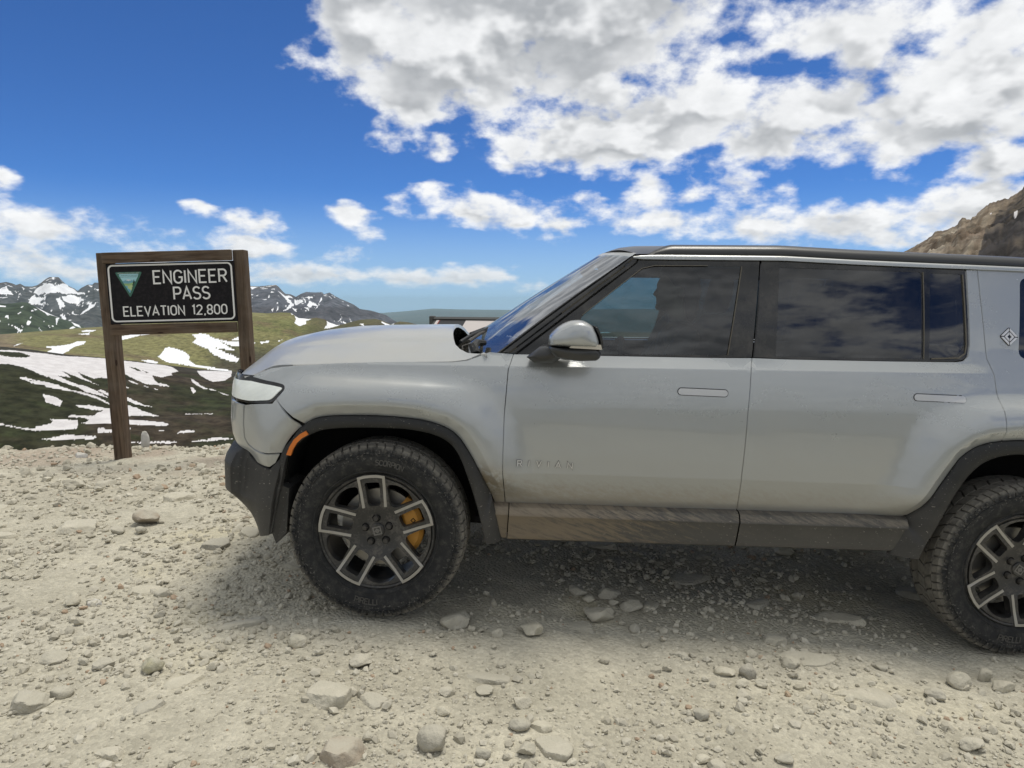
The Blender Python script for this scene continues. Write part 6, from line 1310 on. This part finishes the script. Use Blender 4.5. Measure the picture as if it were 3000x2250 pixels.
# ------------------------------------------------------------------ the pass sign
def wood_mat():
    m, N = new_mat('weathered_timber'); p = objco(N); info = N.n('ShaderNodeObjectInfo').outputs['Random']
    q = N.vmath('ADD', N.vmath('MULTIPLY', p, (34.0, 34.0, 2.2)), N.comb(N.math('MULTIPLY', info, 40.0), 0.0, 0.0))
    g = N.noise(q, 1.0, 5, .65, .6); f = N.noise(N.vmath('MULTIPLY', p, (160., 160., 5.)), 1.0, 3, .6); big = N.noise(p, 3.0, 3, .6)
    col = N.mix(N.ss(g, .30, .70), (.060, .040, .028), (.155, .110, .075)); col = N.mix(N.ss(big, .40, .70, 0, .5), col, (.17, .145, .115))
    col = N.mix(1.0, col, N.mix(f, (.65, .65, .65), (1.25, 1.25, 1.25)), blend='MULTIPLY')
    kn = N.voro(N.vmath('MULTIPLY', p, (7.0, 7.0, 2.3)), 1.0); col = N.mix(N.ss(kn, .10, .05), col, (.035, .020, .014))
    setb(N, Base_Color=col, Roughness=.85, Specular_IOR_Level=.2); N.L.new(N.bump(N.math('ADD', g, N.math('MULTIPLY', f, .6)), .5, .004), N.b.inputs['Normal']); return m
def board_mat():
    m, N = new_mat('sign_board'); p = objco(N); a = N.noise(p, 30.0, 4, .7)
    setb(N, Base_Color=N.mix(N.ss(a, .4, .7), (.009, .0085, .011), (.020, .018, .020)), Roughness=.7, Specular_IOR_Level=.2); return m
MAT['wood'] = wood_mat(); MAT['board'] = board_mat(); MAT['white_letter'] = simple_mat('raised_white_paint', (.82, .82, .80), .55)
def beam(name, size, mat, parent, loc, rot=(0, 0, 0)):
    """timber whose grain runs along its own Z axis"""
    sx, sy, sz = size; o = box(name, (-sx/2, -sy/2, 0), (sx/2, sy/2, sz), mat, parent); bm = bmesh.new(); bm.from_mesh(o.data)
    es = [e for e in bm.edges if abs(e.verts[0].co.z-e.verts[1].co.z) > sz*.5]; bmesh.ops.subdivide_edges(bm, edges=es, cuts=14)
    rs = random.Random(hash(name) % 1000+int(sz*100))
    for v in bm.verts:
        k = mnoise.noise(Vector((v.co.x*4+rs.random()*0, v.co.y*4, v.co.z*3.1+sx*50))); v.co.x += .004*k; v.co.y += .003*mnoise.noise(Vector((v.co.z*2.7, 3.3, v.co.x)))
    bm.to_mesh(o.data); bm.free(); bevel(o, .006, 2); o.location = loc; o.rotation_euler = rot; return o
SB = (-3.838, 6.885); sz0 = float(ground_base(*SB))-.02
sign = empty('pass_sign', (SB[0], SB[1], sz0)); sign.rotation_euler = (0, R_(-1.45), R_(-.6))
tag(sign, 'wooden framed black sign reading ENGINEER PASS ELEVATION 12,800 beside the bonnet', 'sign')
beam('post', (.118, .120, 2.045), MAT['wood'], sign, (0, 0, -.03)); beam('post', (.108, .120, 2.040), MAT['wood'], sign, (1.298, .0, -.03))
beam('rail', (.100, .050, 1.222), MAT['wood'], sign, (.025, -.090, 1.962), (0, R_(90), 0)); beam('rail', (.098, .050, 1.205), MAT['wood'], sign, (.045, -.090, 1.284), (0, R_(90), 0))
PX0, PZ0, PW, PH = .036, 1.338, 1.222, .572
bd = box('sign_panel', (PX0, -.078, PZ0), (PX0+PW, -.064, PZ0+PH), MAT['board'], sign, .004)
sp = lambda x, y, z: (PX0+x, -.0785-z, PZ0+y)
def rrect(x0, y0, x1, y1, r): return arc(x1-r, y1-r, r, r, 0, 90, 8)+arc(x0+r, y1-r, r, r, 90, 180, 8)+arc(x0+r, y0+r, r, r, 180, 270, 8)+arc(x1-r, y0+r, r, r, 270, 360, 8)
b_ = rrect(.026, .026, PW-.026, PH-.020, .040); letter_prism('border', [b_+[b_[0]]], .0150, .004, sp, MAT['white_letter'], bd)
write('ENGINEER', .452, .376, .116, .0155, .005, sp, MAT['white_letter'], bd, length=.700)
write('PASS', .634, .222, .112, .0152, .005, sp, MAT['white_letter'], bd, length=.345)
write('ELEVATION 12,800', .140, .076, .086, .0120, .005, sp, MAT['white_letter'], bd, length=.992)
# agency badge: a rounded triangle with a painted river landscape
def flat(name, poly, layer, col, parent, rough=.5):
    key = 'badge_%02d%02d%02d' % tuple(int(c*99) for c in col)
    if key not in MAT: MAT[key] = simple_mat(key, col, rough)
    poly = [tuple(p) for p in poly]; z = .0005+.0007*layer; n = len(poly)
    V = [sp(.083+p[0], .490+p[1], z) for p in poly]+[sp(.083+p[0], .490+p[1], z-.0006) for p in poly]
    return recalc(mesh_obj(name, V, [tuple(range(n))]+[(i, (i+1) % n, (i+1) % n+n, i+n) for i in range(n)], MAT[key], parent))
bw_, bh_ = .262, .240
tri = lambda k: round_poly([(k*1.7, -k), (bw_-k*1.7, -k), (bw_/2, -bh_+k*2.2)], [.022, .022, .018], 5)
badge = flat('badge', tri(0), 0, (.040, .15, .11), bd)
flat('badge_sky', tri(.018), 1, (.36, .64, .70), badge)
def clip_tri(poly, k=.018):
    T = [(k*1.7, -k), (bw_-k*1.7, -k), (bw_/2, -bh_+k*2.2)]; out = list(poly)
    for i in range(3):
        a, b = np.array(T[i]), np.array(T[(i+1) % 3]); inn = []; f = lambda p: (b[0]-a[0])*(p[1]-a[1])-(b[1]-a[1])*(p[0]-a[0])
        for j in range(len(out)):
            p, q = np.array(out[j]), np.array(out[(j+1) % len(out)]); fp, fq = f(p), f(q)
            if fp <= 0: inn.append(tuple(p))
            if fp*fq < 0: t = fp/(fp-fq); inn.append(tuple(p+(q-p)*t))
        out = inn
    return out
flat('badge_range', clip_tri([(0, -.100), (.03, -.092), (.06, -.088), (.09, -.080), (.125, -.068), (.155, -.078), (.19, -.088), (.23, -.090), (.262, -.1), (.262, -.13), (0, -.13)]), 2, (.15, .36, .46), badge)
flat('badge_snow', [(.105, -.076), (.118, -.070), (.132, -.070), (.150, -.076), (.145, -.082), (.136, -.079), (.128, -.086), (.118, -.080), (.110, -.082)], 3, (.70, .74, .76), badge)
flat('badge_hill', clip_tri([(0, -.095), (.04, -.100), (.08, -.106), (.13, -.108), (.17, -.098), (.21, -.094), (.262, -.10), (.262, -.24), (0, -.24)]), 4, (.30, .47, .20), badge)
flat('badge_meadow', clip_tri([(0, -.125), (.06, -.122), (.12, -.128), (.18, -.120), (.262, -.125), (.262, -.24), (0, -.24)]), 5, (.47, .60, .30), badge)
flat('badge_river', clip_tri([(.085, -.128), (.11, -.130), (.118, -.140), (.112, -.150), (.128, -.160), (.142, -.172), (.140, -.190), (.120, -.200), (.105, -.190), (.100, -.178), (.112, -.168), (.095, -.155), (.098, -.142)]), 6, (.14, .40, .52), badge)
tr = [(.178, -.070)]
for i, (w_, y_) in enumerate(((.010, .095), (.016, .115), (.021, .138), (.026, .162))): tr += [(.178+w_, -y_), (.178+w_*.5, -y_+.002)]
tr += [(.186, -.172), (.178, -.176), (.170, -.172)]
for i, (w_, y_) in enumerate(((.030, .166), (.024, .141), (.018, .118), (.011, .097))): tr += [(.178-w_*.5, -y_+.004), (.178-w_, -y_-.002)] if False else [(.178-w_, -y_), (.178-w_*.5, -y_+.002)]
flat('badge_tree', clip_tri(tr), 7, (.012, .055, .035), badge)
flat('badge_bank', clip_tri([(.150, -.240), (.150, -.196), (.160, -.178), (.178, -.170), (.195, -.166), (.22, -.17), (.2, -.24)]), 6, (.020, .075, .045), badge)
def small_text(body, x, y, width, layer, col, parent):
    cu = bpy.data.curves.new('text', 'FONT'); cu.body = body; cu.size = 1.0; cu.align_x = 'CENTER'; cu.resolution_u = 2
    t = bpy.data.objects.new('text_tmp', cu); COL.objects.link(t); dg = bpy.context.evaluated_depsgraph_get(); me = bpy.data.meshes.new_from_object(t.evaluated_get(dg)); bpy.data.objects.remove(t)
    V = np.array([v.co[:] for v in me.vertices]); k = width/(V[:, 0].max()-V[:, 0].min()); F = [tuple(p.vertices) for p in me.polygons]; bpy.data.meshes.remove(me)
    key = 'text_%02d%02d%02d' % tuple(int(c*99) for c in col)
    if key not in MAT: MAT[key] = simple_mat(key, col, .5)
    return recalc(mesh_obj('badge_lettering', [sp(.083+x+v[0]*k, .490+y+v[1]*k, .0006+.0007*layer) for v in V], F, MAT[key], parent))
small_text('NATIONAL SYSTEM OF PUBLIC LANDS', bw_/2, -.0145, .205, 2, (.72, .74, .70), badge)
small_text('U.S. DEPARTMENT OF THE INTERIOR', bw_/2, -.036, .195, 3, (.02, .07, .08), badge); small_text('BUREAU OF LAND MANAGEMENT', bw_/2, -.050, .160, 3, (.02, .07, .08), badge)
for bx, bz in ((.03, PH-.012), (PW-.02, PH-.012)):
    pass

# ------------------------------------------------------------------ visitor panel beyond the bonnet
ip = empty('visitor_panel', (-.92, 8.0, float(ground_base(-.5, 7.8)))); ip.rotation_euler = (0, 0, R_(-26)); tag(ip, 'low slanted visitor information panel on posts behind the bonnet', 'information panel')
zt = 1.37-ip.location.z; MAT['steel'] = simple_mat('dark_painted_steel', (.06, .062, .06), .5); MAT['print_dark'] = simple_mat('printed_band', (.028, .028, .032), .35); MAT['print_pale'] = simple_mat('printed_sheet', (.60, .55, .53), .35); MAT['print_red'] = simple_mat('printed_edge', (.30, .05, .04), .35)
for px in (0.0, 1.22): box('post', (px-.03, .02, -.25), (px+.03, .09, zt+.02), MAT['steel'], ip, .012)
sl = R_(38)
def slab(name, x0, x1, a, b, t0, t1, mat, parent):
    c, s = math.cos(sl), math.sin(sl); P = lambda x, a_, t: (x, -a_*c+.05-t*s, zt-.03-a_*s+t*c)
    v = [P(x, q, t) for t in (t0, t1) for x, q in ((x0, a), (x1, a), (x1, b), (x0, b))]
    return recalc(mesh_obj(name, v, [(0, 1, 2, 3), (4, 5, 6, 7), (0, 1, 5, 4), (1, 2, 6, 5), (2, 3, 7, 6), (3, 0, 4, 7)], mat, parent))
fr = slab('panel_board', .045, 1.175, .0, .60, 0, .02, MAT['steel'], ip)
slab('panel_frame', .03, 1.19, -.025, .012, .0, .034, MAT['steel'], ip); slab('panel_frame', .03, 1.19, .60, .63, .0, .034, MAT['steel'], ip)
slab('panel_print', .075, .110, .02, .585, .02, .0225, MAT['print_pale'], fr); slab('panel_print', .112, .122, .02, .585, .02, .0225, MAT['print_red'], fr)
slab('panel_print', .124, .45, .02, .585, .02, .0222, MAT['print_dark'], fr); slab('panel_print', .452, 1.15, .02, .585, .02, .0222, MAT['print_pale'], fr)

# ------------------------------------------------------------------ the person in the driving seat
def build_person():
    bm = bmesh.new()
    def ell(c, r, rot=0.0):
        M = Matrix.Translation(Vector(c)) @ Matrix.Rotation(rot, 4, 'Y') @ Matrix.Diagonal((r[0], r[1], r[2], 1)); bmesh.ops.create_icosphere(bm, subdivisions=3, radius=1.0, matrix=M)
    def cap(a, b, r0, r1, n=7):
        for i in range(n):
            t = i/(n-1); p = Vector(a).lerp(Vector(b), t); r = r0+(r1-r0)*t; ell(p, (r, r, r))
    v = .56
    # head with brow, nose, lips and chin, facing forward (towards -u)
    ell((1.432, v, 1.690), (.098, .074, .098)); ell((1.395, v, 1.640), (.062, .060, .075)); ell((1.352, v, 1.690), (.022, .045, .030)); ell((1.332, v, 1.652), (.013, .012, .026), .35); ell((1.322, v, 1.640), (.012, .013, .010))
    ell((1.345, v, 1.617), (.014, .024, .008)); ell((1.347, v, 1.603), (.014, .022, .008)); ell((1.350, v, 1.575), (.022, .028, .020)); ell((1.400, v, 1.585), (.05, .05, .028))
    for s in (-1, 1): ell((1.440, v+s*.076, 1.660), (.020, .008, .030)); ell((1.360, v+s*.030, 1.660), (.014, .018, .012))
    cap((1.445, v, 1.60), (1.465, v, 1.50), .052, .056)
    # trunk, leaning back into the seat
    cap((1.475, v, 1.40), (1.43, v, 1.08), .115, .125, 9)
    for s in (-1, 1):
        ell((1.47, v+s*.085, 1.38), (.10, .10, .12)); ell((1.45, v+s*.07, 1.20), (.11, .10, .16)); ell((1.42, v+s*.08, 1.06), (.12, .10, .09))
        cap((1.475, v+s*.175, 1.42), (1.33, v+s*.22, 1.22), .062, .048); cap((1.33, v+s*.22, 1.22), (1.135, v+s*.150, 1.285), .046, .032)
        # hand closed on the wheel rim
        ell((1.115, v+s*.152, 1.292), (.030, .022, .045))
        for k in range(4): cap((1.118, v+s*.170, 1.268+.017*k), (1.088, v+s*.160, 1.266+.018*k), .0095, .0085, 4)
        cap((1.128, v+s*.135, 1.300), (1.100, v+s*.130, 1.325), .011, .009, 4)
        cap((1.40, v+s*.095, 1.05), (1.02, v+s*.12, 1.06), .088, .065, 9); cap((1.02, v+s*.12, 1.06), (.80, v+s*.10, .68), .058, .042, 9); cap((.82, v+s*.10, .62), (.66, v+s*.10, .60), .042, .032, 5)
    me = bpy.data.meshes.new('person'); bm.to_mesh(me); bm.free()
    m, N = new_mat('person_surface'); p = objco(N); s = N.sep(p)
    skin_ = N.math('MAXIMUM', N.ss(s[2], 1.500, 1.512), N.math('MULTIPLY', N.ss(s[0], 1.205, 1.195), N.ss(s[2], 1.20, 1.21)))
    setb(N, Base_Color=N.mix(skin_, N.mix(N.ss(s[2], 1.10, 1.11), (.03, .035, .05), (.035, .035, .038)), (.30, .19, .14)), Roughness=.6); me.materials.append(m)
    o = bpy.data.objects.new('person', me); link(o); o.matrix_world = car.matrix_world.copy()
    r = o.modifiers.new('remesh', 'REMESH'); r.mode = 'VOXEL'; r.voxel_size = .008; r.use_smooth_shade = True; sm = o.modifiers.new('smooth', 'SMOOTH'); sm.factor = .5; sm.iterations = 3
    tag(o, 'person in dark clothes sitting behind the wheel, seen in profile through the front window', 'person')
    bm = bmesh.new()
    for c, rr in (((1.455, v, 1.715), (.104, .084, .092)), ((1.505, v, 1.665), (.062, .080, .090)), ((1.515, v, 1.585), (.045, .085, .085)), ((1.40, v, 1.765), (.062, .066, .036))):
        bmesh.ops.create_icosphere(bm, subdivisions=3, radius=1.0, matrix=Matrix.Translation(Vector(c)) @ Matrix.Diagonal((*rr, 1)))
    hm = bpy.data.meshes.new('hair'); bm.to_mesh(hm); bm.free(); hm.materials.append(simple_mat('dark_hair', (.02, .014, .010), .6)); h = bpy.data.objects.new('hair', hm); link(h, o)
    r = h.modifiers.new('remesh', 'REMESH'); r.mode = 'VOXEL'; r.voxel_size = .010; r.use_smooth_shade = True
build_person()

# ------------------------------------------------------------------ the air between here and the far ranges
def build_haze():
    o = box('haze', (-50000, -50000, -1500), (50000, 50000, 262), None)
    m = bpy.data.materials.new('mountain_air'); m.use_nodes = True; nt = m.node_tree; nt.nodes.clear()
    out = nt.nodes.new('ShaderNodeOutputMaterial'); v = nt.nodes.new('ShaderNodeVolumePrincipled')
    v.inputs['Color'].default_value = (.60, .86, 1.0, 1); v.inputs['Density'].default_value = 1.7e-5; v.inputs['Anisotropy'].default_value = 0.0
    nt.links.new(v.outputs[0], out.inputs['Volume']); o.data.materials.append(m); tag(o, kind='stuff')
build_haze()

# ------------------------------------------------------------------ keep the tree at three levels: thing > part > sub-part
def flatten_tree():
    bpy.context.view_layer.update()
    def chain(o):
        c = [o]
        while c[-1].parent is not None: c.append(c[-1].parent)
        return c[::-1]
    todo = []
    for o in list(scene.objects):
        c = chain(o)
        if len(c) > 3: todo.append((o, c[1], o.matrix_world.copy()))
    for o, p, mw in todo:
        o.parent = p; o.matrix_parent_inverse = p.matrix_world.inverted(); o.matrix_world = mw
flatten_tree()
